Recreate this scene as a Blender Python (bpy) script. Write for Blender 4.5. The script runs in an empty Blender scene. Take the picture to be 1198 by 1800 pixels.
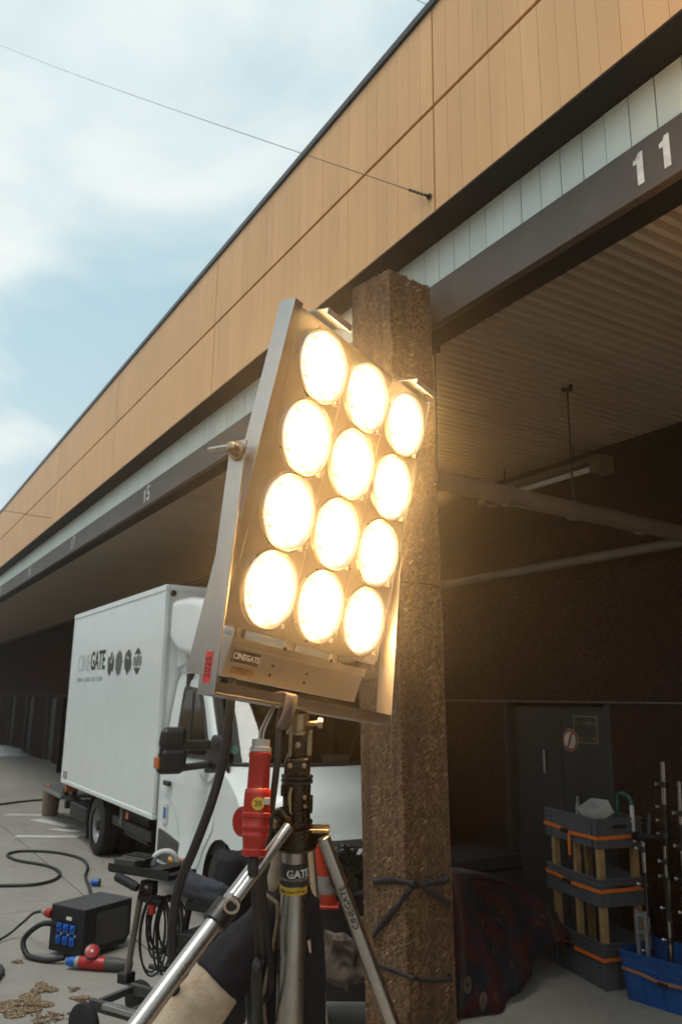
import bpy, bmesh, math, random
from mathutils import Vector, Matrix, noise as mnoise
R = math.radians
random.seed(7)
scene = bpy.context.scene
COL = scene.collection

# ---------------------------------------------------------------- camera, world, sun, exposure
CAM = Vector((0, 0, 2.0))
FW = Vector((0.50090958, 0.83475226, 0.22864438)).normalized()
RT = Vector((0.85592901, -0.51695015, 0.01216856))
RT = (RT - FW * RT.dot(FW)).normalized()
UP = RT.cross(FW).normalized()
cd = bpy.data.cameras.new("camera")
cd.sensor_fit = 'VERTICAL'; cd.sensor_height = 36.0; cd.sensor_width = 24.0; cd.lens = 28.0
cd.clip_start = 0.05; cd.clip_end = 3000
cd.dof.use_dof = True; cd.dof.focus_distance = 2.35; cd.dof.aperture_fstop = 5.6
cam = bpy.data.objects.new("camera", cd); COL.objects.link(cam)
m = Matrix.Identity(4)
for i in range(3):
    m[i][0] = RT[i]; m[i][1] = UP[i]; m[i][2] = -FW[i]; m[i][3] = CAM[i]
cam.matrix_world = m
scene.camera = cam

SUN_AZ = Vector((-0.95, -0.31, 0)); SUN_EL = R(69)
world = bpy.data.worlds.new("World"); scene.world = world; world.use_nodes = True
wt = world.node_tree; wt.nodes.clear()
def wn(t, **k):
    n = wt.nodes.new(t)
    for a, b in k.items(): setattr(n, a, b)
    return n
wo = wn('ShaderNodeOutputWorld'); bg = wn('ShaderNodeBackground'); bg.inputs['Strength'].default_value = 0.1
sky = wn('ShaderNodeTexSky'); sky.sky_type = 'NISHITA'; sky.sun_disc = False
sky.sun_elevation = SUN_EL; sky.sun_rotation = math.atan2(SUN_AZ.x, SUN_AZ.y)
sky.air_density = 1.0; sky.dust_density = 2.0; sky.ozone_density = 1.0
tc = wn('ShaderNodeTexCoord'); sx = wn('ShaderNodeSeparateXYZ'); wt.links.new(tc.outputs['Generated'], sx.inputs[0])
def wmath(op, a, b=None, c=None):
    n = wn('ShaderNodeMath', operation=op)
    for i, v in enumerate((a, b, c)):
        if v is None: continue
        if isinstance(v, (int, float)): n.inputs[i].default_value = v
        else: wt.links.new(v, n.inputs[i])
    return n.outputs[0]
den = wmath('ADD', wmath('MAXIMUM', sx.outputs[2], 0.0), 0.22)
cx_ = wmath('DIVIDE', sx.outputs[0], den); cy_ = wmath('DIVIDE', sx.outputs[1], den)
cmb = wn('ShaderNodeCombineXYZ'); wt.links.new(cx_, cmb.inputs[0]); wt.links.new(cy_, cmb.inputs[1])
cmb.inputs[2].default_value = 3.7
n1 = wn('ShaderNodeTexNoise'); n1.inputs['Scale'].default_value = 1.5; n1.inputs['Detail'].default_value = 7; n1.inputs['Roughness'].default_value = 0.52
n1.inputs['Distortion'].default_value = 0.25
wt.links.new(cmb.outputs[0], n1.inputs['Vector'])
mr = wn('ShaderNodeMapRange'); mr.inputs['From Min'].default_value = 0.38; mr.inputs['From Max'].default_value = 0.64
mr.inputs['To Min'].default_value = 0.02; mr.inputs['To Max'].default_value = 1.0; mr.interpolation_type = 'SMOOTHSTEP'
wt.links.new(n1.outputs['Fac'], mr.inputs['Value'])
mx = wn('ShaderNodeMix', data_type='RGBA')
hz_f = wmath('MULTIPLY', wmath('SUBTRACT', 1.0, wmath('MINIMUM', wmath('DIVIDE', wmath('MAXIMUM', sx.outputs[2], 0.0), 0.55), 1.0)), 0.95)
wt.links.new(wmath('MAXIMUM', mr.outputs[0], wmath('POWER', hz_f, 1.6)), mx.inputs[0]); 
mb_ = wn('ShaderNodeMix', data_type='RGBA'); mb_.inputs[0].default_value = 0.72; wt.links.new(sky.outputs[0], mb_.inputs[6]); mb_.inputs[7].default_value = (5.0, 7.4, 8.1, 1)   # thin high veil over the blue
wt.links.new(mb_.outputs[2], mx.inputs[6])
mx.inputs[7].default_value = (8.4, 8.9, 8.7, 1)
wt.links.new(mx.outputs[2], bg.inputs['Color']); wt.links.new(bg.outputs[0], wo.inputs['Surface'])

sd = bpy.data.lights.new("sun", 'SUN'); sd.energy = 1.5; sd.angle = R(22); sd.color = (1.0, 0.95, 0.88)
so = bpy.data.objects.new("sun", sd); COL.objects.link(so)
sv = (SUN_AZ * math.cos(SUN_EL) + Vector((0, 0, math.sin(SUN_EL)))).normalized()
so.rotation_euler = (-sv).to_track_quat('-Z', 'Y').to_euler(); so.location = (-5, -3, 20)
scene.view_settings.view_transform = 'Standard'; scene.view_settings.look = 'None'
scene.view_settings.exposure = 0.16; scene.view_settings.gamma = 1.0
scene.render.film_transparent = False
scene.cycles.max_bounces = 6; scene.cycles.use_adaptive_sampling = True; scene.cycles.adaptive_threshold = 0.025; scene.cycles.sample_clamp_indirect = 6.0
scene.cycles.use_denoising = True

# ---------------------------------------------------------------- helpers
def at(px, py, d):
    "point seen at photo pixel (of 1198x1800), d metres deep: only used to measure where a thing stands"
    return CAM + (RT * ((px - 599.0) / 1400.0) - UP * ((py - 900.0) / 1400.0) + FW) * d
def onz(px, py, z=0.0):
    v = at(px, py, 1.0) - CAM; return CAM + v * ((z - CAM.z) / v.z)
def onx(px, py, x):
    v = at(px, py, 1.0) - CAM; return CAM + v * (x / v.x)
ORI = {}
def V3(*a): return Vector(a)
def tag(o, label=None, cat=None, group=None, kind=None):
    if label: o['label'] = label
    if cat: o['category'] = cat
    if group: o['group'] = group
    if kind: o['kind'] = kind
    return o
def thing(name, loc, label, cat, group=None):
    o = bpy.data.objects.new(name, None); o.empty_display_size = 0.1; COL.objects.link(o)
    o.location = loc; ORI[o] = Vector(loc); return tag(o, label, cat, group)
def place(o, origin, parent):
    COL.objects.link(o); ORI[o] = Vector(origin)
    if parent is not None:
        o.parent = parent; o.location = Vector(origin) - ORI[parent]
    else: o.location = origin
    return o
def mesh(name, verts, faces, mat, parent=None, smooth=False, bevel=0.0, seg=2, autosmooth=False, sub=0):
    verts = [Vector(v) for v in verts]
    lo = Vector((min(v[i] for v in verts) for i in range(3))); hi = Vector((max(v[i] for v in verts) for i in range(3)))
    c = (lo + hi) / 2
    me = bpy.data.meshes.new(name); me.from_pydata([v - c for v in verts], [], faces); me.validate(); me.update()
    bm = bmesh.new(); bm.from_mesh(me); bmesh.ops.recalc_face_normals(bm, faces=bm.faces); bm.to_mesh(me); bm.free()
    if mat is not None: me.materials.append(mat)
    if smooth:
        for p in me.polygons: p.use_smooth = True
    o = bpy.data.objects.new(name, me); place(o, c, parent)
    if bevel:
        b = o.modifiers.new('bevel', 'BEVEL'); b.width = bevel; b.segments = seg; b.limit_method = 'ANGLE'; b.angle_limit = R(35)
        if smooth is False and seg > 1:
            for p in me.polygons: p.use_smooth = True
            b.harden_normals = True
    if sub:
        s = o.modifiers.new('subsurf', 'SUBSURF'); s.levels = sub; s.render_levels = sub
    return o
class MB:
    def __init__(s): s.v = []; s.f = []
    def add(s, vs, fs):
        b = len(s.v); s.v += [Vector(v) for v in vs]; s.f += [tuple(i + b for i in f) for f in fs]; return s
    def box(s, lo, hi):
        x0, y0, z0 = lo; x1, y1, z1 = hi
        return s.add([(x0,y0,z0),(x1,y0,z0),(x1,y1,z0),(x0,y1,z0),(x0,y0,z1),(x1,y0,z1),(x1,y1,z1),(x0,y1,z1)],
            [(0,3,2,1),(4,5,6,7),(0,1,5,4),(1,2,6,5),(2,3,7,6),(3,0,4,7)])
    def obox(s, c, ax, ay, az):
        "box from centre and three half-axis vectors"
        c = Vector(c); vs = []
        for k in (-1, 1):
            for (i, j) in ((-1,-1),(1,-1),(1,1),(-1,1)): vs.append(c + ax*i + ay*j + az*k)
        return s.add(vs, [(0,3,2,1),(4,5,6,7),(0,1,5,4),(1,2,6,5),(2,3,7,6),(3,0,4,7)])
    def tube(s, pts, r, seg=8, closed=False):
        pts = [Vector(p) for p in pts]; n = len(pts); rs = r if isinstance(r, (list, tuple)) else [r] * n
        up = None; rings = []
        for i, p in enumerate(pts):
            a = pts[(i - 1) % n] if (i or closed) else p; b = pts[(i + 1) % n] if (i < n - 1 or closed) else p
            t = (b - a).normalized()
            if up is None:
                up = t.orthogonal().normalized()
            up = (up - t * up.dot(t)).normalized(); q = t.cross(up)
            rings.append([p + (up * math.cos(2*math.pi*k/seg) + q * math.sin(2*math.pi*k/seg)) * rs[i] for k in range(seg)])
        vs = [v for g in rings for v in g]; fs = []
        for i in range(n if closed else n - 1):
            j = (i + 1) % n
            for k in range(seg): fs.append((i*seg+k, i*seg+(k+1)%seg, j*seg+(k+1)%seg, j*seg+k))
        if not closed: fs += [tuple(range(seg))[::-1], tuple((n-1)*seg + k for k in range(seg))]
        return s.add(vs, fs)
    def lathe(s, p0, ax, prof, seg=20, cap=True):
        p0 = Vector(p0); ax = Vector(ax).normalized(); a = ax.orthogonal().normalized(); b = ax.cross(a); n = len(prof)
        vs = [p0 + ax*t + (a*math.cos(2*math.pi*k/seg) + b*math.sin(2*math.pi*k/seg))*max(r, 1e-4) for (t, r) in prof for k in range(seg)]
        fs = [(i*seg+k, i*seg+(k+1)%seg, (i+1)*seg+(k+1)%seg, (i+1)*seg+k) for i in range(n-1) for k in range(seg)]
        if cap: fs += [tuple(range(seg))[::-1], tuple((n-1)*seg + k for k in range(seg))]
        return s.add(vs, fs)
    def prism(s, poly, ex):
        "polygon of 3d points extruded by vector"
        n = len(poly); ex = Vector(ex); vs = [Vector(p) for p in poly]; vs += [v + ex for v in vs]
        return s.add(vs, [tuple(range(n))[::-1], tuple(range(n, 2*n))] + [(i, (i+1)%n, n+(i+1)%n, n+i) for i in range(n)])
    def build(s, name, mat, parent=None, **k): return mesh(name, s.v, s.f, mat, parent, **k)
def cat(pts, n=8, closed=False):
    "smooth curve through points"
    P = [Vector(p) for p in pts]; out = []; N = len(P)
    rng = range(N) if closed else range(N - 1)
    for i in rng:
        g = (lambda k: P[k % N]) if closed else (lambda k: P[max(0, min(N-1, k))])
        a, b, c, d = g(i-1), g(i), g(i+1), g(i+2)
        for k in range(n):
            t = k / n
            out.append(0.5*((2*b) + (c-a)*t + (2*a-5*b+4*c-d)*t*t + (-a+3*b-3*c+d)*t**3))
    if not closed: out.append(P[-1])
    return out
def box(name, lo, hi, mat, parent=None, bevel=0.004, seg=2): return MB().box(lo, hi).build(name, mat, parent, bevel=bevel, seg=seg)
def tube(name, pts, r, mat, parent=None, seg=10, n=8, closed=False, curve=True):
    return MB().tube(cat(pts, n, closed) if curve else pts, r, seg, closed).build(name, mat, parent, smooth=True)
def rod(name, a, b, r, mat, parent=None, seg=14, r2=None):
    a = Vector(a); b = Vector(b); L = (b-a).length
    return MB().lathe(a, b-a, [(0, r), (L, r2 if r2 else r)], seg).build(name, mat, parent, bevel=min(r*0.2, .004))
def lathe(name, p0, ax, prof, mat, parent=None, seg=22, bevel=0.0, smooth=True, cap=True):
    o = MB().lathe(p0, ax, prof, seg, cap).build(name, mat, parent)
    if smooth:
        for p in o.data.polygons: p.use_smooth = len(p.vertices) < 6
        o.data.set_sharp_from_angle(angle=R(40))
    return o
def copy_to(o, loc, parent):
    c = o.copy(); COL.objects.link(c); c.parent = parent
    ORI[c] = Vector(loc); c.location = Vector(loc) - (ORI[parent] if parent else Vector()); return c
def text(name, s, size, origin, xdir, ydir, mat, parent, align='CENTER', offset=0.0, extrude=0.001, sx=1.0, fit=None):
    cu = bpy.data.curves.new(name, 'FONT'); cu.body = s; cu.size = size; cu.align_x = align; cu.align_y = 'CENTER'
    cu.extrude = extrude; cu.offset = offset; cu.resolution_u = 3
    t = bpy.data.objects.new(name, cu); COL.objects.link(t)
    dg = bpy.context.evaluated_depsgraph_get(); me = bpy.data.meshes.new_from_object(t.evaluated_get(dg))
    bpy.data.objects.remove(t); bpy.data.curves.remove(cu)
    x = Vector(xdir).normalized(); y = Vector(ydir); y = (y - x*y.dot(x)).normalized(); z = x.cross(y)
    M = Matrix((x, y, z)).transposed()
    if fit: sx = fit/(max(v.co.x for v in me.vertices) - min(v.co.x for v in me.vertices))
    for v in me.vertices: v.co = M @ Vector((v.co.x*sx, v.co.y, v.co.z))
    me.materials.clear(); me.materials.append(mat); me.name = name
    o = bpy.data.objects.new(name, me); return place(o, origin, parent)

# ---------------------------------------------------------------- materials
class NT:
    def __init__(s, name):
        s.m = bpy.data.materials.new(name); s.m.use_nodes = True; s.t = s.m.node_tree
        s.b = s.t.nodes['Principled BSDF']; s.o = s.t.nodes['Material Output']
    def n(s, t, ins=None, **k):
        n = s.t.nodes.new(t)
        for a, b in k.items(): setattr(n, a, b)
        for a, b in (ins or {}).items(): s.set(n.inputs[a], b)
        return n
    def set(s, sock, v):
        if hasattr(v, 'is_linked') or isinstance(v, bpy.types.NodeSocket): s.t.links.new(v, sock)
        elif isinstance(v, tuple) and len(v) == 3 and sock.type == 'RGBA': sock.default_value = (*v, 1)
        else: sock.default_value = v
    def mix(s, f, a, b, mode='MIX'):
        n = s.n('ShaderNodeMix', data_type='RGBA', blend_type=mode); s.set(n.inputs[0], f); s.set(n.inputs[6], a); s.set(n.inputs[7], b); return n.outputs[2]
    def math(s, op, a, b=0.0, c=0.0):
        n = s.n('ShaderNodeMath', operation=op); s.set(n.inputs[0], a); s.set(n.inputs[1], b); s.set(n.inputs[2], c); return n.outputs[0]
    def ramp(s, f, a, b, lo=0.0, hi=1.0):
        n = s.n('ShaderNodeMapRange', {'Value': f, 'From Min': a, 'From Max': b, 'To Min': lo, 'To Max': hi}); return n.outputs[0]
    def pos(s, kind='Position', scale=None, rot=None):
        o = s.n('ShaderNodeNewGeometry').outputs['Position'] if kind == 'Position' else s.n('ShaderNodeTexCoord').outputs[kind]
        if scale or rot:
            mp = s.n('ShaderNodeMapping', {'Vector': o})
            if scale: mp.inputs['Scale'].default_value = scale
            if rot: mp.inputs['Rotation'].default_value = rot
            o = mp.outputs[0]
        return o
    def noise(s, vec, scale, detail=5, rough=0.55): return s.n('ShaderNodeTexNoise', {'Vector': vec, 'Scale': scale, 'Detail': detail, 'Roughness': rough}).outputs['Fac']
    def vor(s, vec, scale, out='Distance', rnd=1.0): return s.n('ShaderNodeTexVoronoi', {'Vector': vec, 'Scale': scale, 'Randomness': rnd}).outputs[out]
    def bump(s, h, strength=0.3, dist=0.01):
        n = s.n('ShaderNodeBump', {'Height': h, 'Strength': strength, 'Distance': dist}); s.set(s.b.inputs['Normal'], n.outputs[0])
    def fin(s, col=None, rough=None, metal=None, **k):
        if col is not None: s.set(s.b.inputs['Base Color'], col)
        if rough is not None: s.set(s.b.inputs['Roughness'], rough)
        if metal is not None: s.set(s.b.inputs['Metallic'], metal)
        for a, b in k.items(): s.set(s.b.inputs[a.replace('_', ' ')], b)
        return s.m
def pm(name, col, rough=0.5, metal=0.0, var=0.25, scale=12.0, bump=0.1, dirt=0.0, dirtcol=(0.05, 0.04, 0.03), rvar=0.04, **k):
    t = NT(name); p = t.pos(); a = t.noise(p, scale); b = t.noise(p, scale*6, 3)
    f = t.ramp(a, 0.25, 0.75, 1 - var, 1 + var)
    c = t.mix(1.0, col, t.n('ShaderNodeCombineColor', {0: f, 1: f, 2: f}).outputs[0], 'MULTIPLY')
    if dirt:
        d = t.ramp(t.noise(p, scale*0.35, 8, 0.65), 0.5, 0.72, 0, dirt); c = t.mix(d, c, dirtcol)
    if bump: t.bump(b, bump, 0.004)
    return t.fin(c, t.ramp(b, 0.3, 0.7, max(0.03, rough - rvar), min(1, rough + rvar)), metal, **k)

M = {}
M['black'] = pm('black_plastic', (0.012, 0.012, 0.014), 0.5, var=0.4)
M['rubber'] = pm('black_rubber', (0.011, 0.011, 0.012), 0.7, var=0.4, scale=30)
M['cable'] = pm('cable_rubber', (0.014, 0.013, 0.014), 0.55, var=0.3, scale=25)
M['darkmetal'] = pm('dark_metal', (0.05, 0.048, 0.046), 0.4, 0.8, scale=18, dirt=0.5)
M['alu'] = pm('brushed_aluminium', (0.46, 0.45, 0.43), 0.40, 1.0, var=0.12, scale=6, bump=0)
M['steel'] = pm('scratched_steel', (0.42, 0.39, 0.36), 0.30, 1.0, var=0.14, scale=8, bump=0)
M['brass'] = pm('worn_dark_brass', (0.042, 0.031, 0.022), 0.26, 0.9, var=0.5, scale=35, dirt=0.5, dirtcol=(0.012, 0.011, 0.01), bump=0.15)
M['brassbright'] = pm('worn_brass', (0.36, 0.27, 0.17), 0.35, 1.0, var=0.3, scale=40)
M['red'] = pm('red_plastic', (0.34, 0.014, 0.009), 0.38, var=0.12, scale=20, bump=0)
M['redgloss'] = pm('red_plug', (0.38, 0.018, 0.02), 0.35, var=0.2)
M['greyplastic'] = pm('grey_plastic', (0.30, 0.29, 0.27), 0.5, var=0.15)
M['blue'] = pm('blue_plastic', (0.010, 0.10, 0.42), 0.4, var=0.2, dirt=0.25, dirtcol=(0.2, 0.22, 0.25))
M['bluecrate'] = pm('blue_crate_plastic', (0.008, 0.075, 0.26), 0.45, var=0.2, scale=7, dirt=0.4, dirtcol=(0.06, 0.10, 0.2))
M['yellow'] = pm('yellow_label', (0.52, 0.33, 0.02), 0.55, var=0.15)
M['yellowgreen'] = pm('yellow_green_sticker', (0.5, 0.5, 0.02), 0.5, var=0.1)
M['redlabel'] = pm('red_label', (0.55, 0.02, 0.03), 0.5, var=0.12)
M['ink'] = pm('black_ink', (0.02, 0.018, 0.016), 0.6, var=0.2, bump=0)
M['inkgrey'] = pm('grey_print', (0.42, 0.46, 0.45), 0.5, var=0.1, bump=0)
M['inkdark'] = pm('dark_grey_print', (0.045, 0.042, 0.04), 0.5, var=0.15, bump=0)
M['whiteprint'] = pm('white_print', (0.75, 0.75, 0.73), 0.6, var=0.12, scale=30, dirt=0.7, dirtcol=(0.22, 0.2, 0.18), bump=0)
M['label'] = pm('white_label', (0.62, 0.6, 0.56), 0.6, var=0.1)
M['truckwhite'] = pm('truck_white_paint', (0.74, 0.78, 0.765), 0.35, var=0.05, scale=3, bump=0, dirt=0.07, dirtcol=(0.42, 0.42, 0.39), Coat_Weight=0.25)
M['trim'] = pm('aluminium_trim', (0.58, 0.60, 0.59), 0.45, 0.4, var=0.1)
M['truckgrey'] = pm('grey_bumper_plastic', (0.06, 0.058, 0.056), 0.55, var=0.2)
M['mirror'] = pm('black_mirror_plastic', (0.014, 0.014, 0.015), 0.42, var=0.3)
M['amber'] = pm('amber_lens', (0.5, 0.12, 0.02), 0.25, var=0.1)
M['hub'] = pm('wheel_grey', (0.26, 0.26, 0.26), 0.45, 0.4)
M['beam'] = pm('brown_grey_beam_paint', (0.095, 0.072, 0.055), 0.55, var=0.2, scale=2.5, dirt=0.35, dirtcol=(0.13, 0.11, 0.095), bump=0.05)
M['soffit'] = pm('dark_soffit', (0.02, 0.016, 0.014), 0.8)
M['void'] = pm('void_black', (0.008, 0.007, 0.007), 0.9)  # flat black, also painted where a gap lies in shade
M['pipe'] = pm('grey_pipe', (0.15, 0.12, 0.095), 0.5, var=0.25, scale=4, dirt=0.5, dirtcol=(0.1, 0.08, 0.06))
M['rodmetal'] = pm('dark_rod', (0.035, 0.03, 0.026), 0.5, 0.6)
M['door'] = pm('dark_grey_door_paint', (0.024, 0.027, 0.027), 0.55, var=0.35, scale=2.0, dirt=0.35, dirtcol=(0.026, 0.026, 0.024), bump=0.05)
M['jamb'] = pm('grey_concrete_jamb', (0.11, 0.098, 0.082), 0.8, var=0.25)
M['crate'] = pm('grey_crate_plastic', (0.085, 0.09, 0.10), 0.5, var=0.15, scale=5)
M['wood'] = pm('pine_post', (0.36, 0.21, 0.09), 0.65, var=0.25, scale=15)
M['orange'] = pm('orange_strap', (0.75, 0.16, 0.012), 0.65, var=0.15, scale=40)
M['straprope'] = pm('dark_strap', (0.014, 0.013, 0.014), 0.7, var=0.3, scale=30)
M['straplight'] = pm('grey_webbing', (0.07, 0.062, 0.066), 0.8, var=0.15, scale=90, bump=0.4)
M['green'] = pm('green_handle', (0.01, 0.14, 0.12), 0.4)
M['cardboard'] = pm('white_cardboard', (0.55, 0.53, 0.48), 0.8, var=0.12)
M['bag'] = pm('brown_grey_sack', (0.10, 0.072, 0.055), 0.8, var=0.45, scale=9, bump=0.9)
M['navybag'] = pm('navy_grey_fabric', (0.035, 0.040, 0.055), 0.85, var=0.3, scale=18, bump=0.3)
M['shinyblack'] = pm('glossy_black_foil', (0.008, 0.008, 0.009), 0.15, var=0.3, scale=14, bump=0.5)
M['blackcloth'] = pm('black_cloth', (0.008, 0.008, 0.013), 0.9, var=0.4, scale=20, bump=0.4)
M['beige'] = pm('beige_canvas', (0.46, 0.37, 0.27), 0.9, var=0.14, scale=26, bump=0.5, dirt=0.6, dirtcol=(0.25, 0.13, 0.07))
M['zip'] = pm('beige_zip', (0.36, 0.26, 0.18), 0.7, var=0.2, scale=60, bump=0.3)
M['bollard'] = pm('brown_concrete', (0.22, 0.16, 0.125), 0.85, var=0.2, bump=0.4)
M['sheet'] = pm('white_plastic_sheet', (0.55, 0.56, 0.55), 0.4, var=0.25, bump=0.5)
M['roadpaint'] = pm('worn_white_road_paint', (0.52, 0.52, 0.48), 0.8, var=0.2, dirt=0.85, dirtcol=(0.28, 0.27, 0.24))
M['signwhite'] = pm('sign_white', (0.5, 0.45, 0.36), 0.6)
M['signred'] = pm('sign_red', (0.25, 0.03, 0.015), 0.6)
M['signyellow'] = pm('faded_yellow_paint', (0.22, 0.15, 0.05), 0.7, var=0.4)
M['tooly'] = pm('yellow_tool', (0.65, 0.32, 0.02), 0.45)
M['capwhite'] = pm('pale_metal_cap', (0.34, 0.36, 0.37), 0.35, 0.7)

def mat_fascia():
    t = NT('tan_fascia_paint'); p = t.pos(); o = t.n('ShaderNodeObjectInfo').outputs['Random']
    a = t.noise(t.pos(scale=(1, 1, 0.25)), 3.0, 6)
    f = t.math('ADD', t.ramp(a, 0.25, 0.75, 0.90, 1.08), t.ramp(o, 0, 1, -0.04, 0.04))
    c = t.mix(1.0, (0.75, 0.415, 0.178), t.n('ShaderNodeCombineColor', {0: f, 1: f, 2: f}).outputs[0], 'MULTIPLY')
    st = t.ramp(t.noise(t.pos(scale=(9, 9, 0.5)), 2.0, 4), 0.55, 0.8, 0, 0.18)
    c = t.mix(st, c, (0.62, 0.35, 0.16)); t.bump(t.noise(p, 45, 3), 0.06, 0.003)
    return t.fin(c, 0.55)
M['fascia'] = mat_fascia()
def mat_strip():
    t = NT('pale_green_white_panel'); o = t.n('ShaderNodeObjectInfo').outputs['Random']
    a = t.noise(t.pos(scale=(1, 1, 0.3)), 4.0, 6)
    f = t.math('ADD', t.ramp(a, 0.25, 0.75, 0.9, 1.06), t.ramp(o, 0, 1, -0.05, 0.03))
    c = t.mix(1.0, (0.80, 0.86, 0.78), t.n('ShaderNodeCombineColor', {0: f, 1: f, 2: f}).outputs[0], 'MULTIPLY')
    return t.fin(c, 0.4)
M['strip'] = mat_strip()
def mat_concrete():
    t = NT('concrete_ground'); p = t.pos()
    a = t.noise(p, 0.7, 8, 0.6); b = t.noise(p, 7, 8, 0.65); d = t.noise(p, 90, 3)
    c = t.mix(t.ramp(a, 0.3, 0.7), (0.215, 0.200, 0.172), (0.300, 0.282, 0.25))
    c = t.mix(t.ramp(b, 0.52, 0.75, 0, 0.5), c, (0.17, 0.155, 0.135))
    c = t.mix(t.ramp(t.vor(p, 1.3), 0.02, 0.16, 0.55, 0), c, (0.08, 0.065, 0.05))
    c = t.mix(t.ramp(t.noise(t.pos(scale=(1, 0.35, 1)), 1.1, 7, 0.62), 0.55, 0.72, 0, 0.55), c, (0.13, 0.115, 0.095))
    c = t.mix(t.ramp(d, 0.35, 0.65, 0, 0.25), c, (0.34, 0.32, 0.285))
    t.bump(t.math('ADD', t.math('MULTIPLY', d, 0.5), b), 0.35, 0.006)
    return t.fin(c, t.ramp(b, 0.3, 0.7, 0.6, 0.9))
M['concrete'] = mat_concrete()
M['joint'] = pm('joint_filler', (0.055, 0.05, 0.045), 0.9)
def mat_pebble():
    t = NT('pebble_dash_wall'); p = t.pos()
    n = t.n('ShaderNodeTexVoronoi', {'Vector': p, 'Scale': 62.0}); sep = t.n('ShaderNodeSeparateColor', {0: n.outputs['Color']})
    a = t.noise(p, 1.2, 5)
    c = t.mix(t.ramp(sep.outputs[0], 0.0, 1.0), (0.045, 0.018, 0.013), (0.125, 0.052, 0.037))
    c = t.mix(t.ramp(sep.outputs[1], 0.88, 1.0, 0, 0.8), c, (0.16, 0.10, 0.075))
    c = t.mix(t.ramp(n.outputs['Distance'], 0.25, 0.65, 0, 0.85), c, (0.008, 0.005, 0.004))
    c = t.mix(t.ramp(a, 0.35, 0.75, 0, 0.45), c, (0.012, 0.0075, 0.006))
    t.bump(t.ramp(n.outputs['Distance'], 0.0, 0.6, 1, 0), 0.8, 0.012)
    return t.fin(c, 0.85, Specular_IOR_Level=0.15)
M['pebble'] = mat_pebble()
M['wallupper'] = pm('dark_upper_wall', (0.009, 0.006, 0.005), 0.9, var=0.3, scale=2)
def mat_deck():
    t = NT('beige_steel_deck'); p = t.pos(); a = t.noise(t.pos(scale=(0.3, 2, 1)), 2.0, 6)
    c = t.mix(t.ramp(a, 0.3, 0.7), (0.33, 0.26, 0.19), (0.42, 0.34, 0.255))
    c = t.mix(t.ramp(t.noise(p, 2.2, 7, 0.7), 0.58, 0.75, 0, 0.5), c, (0.11, 0.075, 0.05))
    return t.fin(c, 0.5)
M['deck'] = mat_deck()
def mat_osb(name, axis):
    t = NT(name); g = t.pos(); c = (0.10, 0.055, 0.028); h = 0.0
    c = t.mix(t.noise(g, 30, 3), (0.03, 0.015, 0.007), (0.11, 0.06, 0.029))
    for k, (ang, off) in enumerate(((12, 0.3), (64, 1.7), (-38, 4.1), (95, 6.3), (-70, 8.8), (35, 11.0))):
        mp = t.n('ShaderNodeMapping', {'Vector': g}); mp.inputs['Rotation'].default_value = (R(ang), 0, 0) if axis == 'X' else (0, R(ang), 0)
        mp.inputs['Location'].default_value = (off, off*1.3, off*0.7)
        m2 = t.n('ShaderNodeMapping', {'Vector': mp.outputs[0]}); m2.inputs['Scale'].default_value = (3, 25, 115) if axis == 'X' else (25, 3, 115)
        wv = t.n('ShaderNodeVectorMath', {0: m2.outputs[0]}, operation='ADD'); nz = t.n('ShaderNodeTexNoise', {'Vector': g, 'Scale': 9.0}); t.t.links.new(nz.outputs['Color'], wv.inputs[1])
        v = t.n('ShaderNodeTexVoronoi', {'Vector': wv.outputs[0], 'Scale': 1.0}); s = t.n('ShaderNodeSeparateColor', {0: v.outputs['Color']})
        gr = t.noise(m2.outputs[0], 1.5, 3)
        tone = t.math('ADD', t.math('MULTIPLY', s.outputs[1], 0.75), t.math('MULTIPLY', gr, 0.35))
        col = t.mix(tone, (0.043, 0.021, 0.011), (0.26, 0.152, 0.080))
        sel = t.math('MULTIPLY', t.ramp(s.outputs[0], 0.62, 0.66), t.ramp(v.outputs['Distance'], 0.62, 0.42))
        c = t.mix(sel, c, col); h = t.math('ADD', h, t.math('MULTIPLY', sel, t.math('ADD', s.outputs[2], 0.4)))
        if k == 5: c = t.mix(t.math('MULTIPLY', t.ramp(s.outputs[2], 0.982, 0.986), t.ramp(v.outputs['Distance'], 0.6, 0.4, 0, 0.7)), c, (0.50, 0.38, 0.26))
    c = t.mix(t.ramp(t.noise(g, 1.6, 5), 0.45, 0.78, 0, 0.55), c, (0.06, 0.034, 0.02))
    c = t.mix(t.ramp(t.noise(t.pos(scale=(7, 7, 0.45)), 1.6, 6, 0.6), 0.45, 0.68, 0, 0.7), c, (0.05, 0.031, 0.02))
    c = t.mix(t.ramp(t.noise(t.pos(scale=(9, 9, 0.6)), 2.1, 4), 0.6, 0.78, 0, 0.18), c, (0.26, 0.17, 0.10))
    t.bump(h, 0.3, 0.002)
    return t.fin(c, 0.85, Specular_IOR_Level=0.2)
M['osbx'] = mat_osb('chipboard_street_side', 'X'); M['osby'] = mat_osb('chipboard_end_side', 'Y')
M['osbedge'] = pm('rough_board_edge', (0.15, 0.095, 0.05), 0.9, var=0.6, scale=60, bump=0.9)
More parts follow.
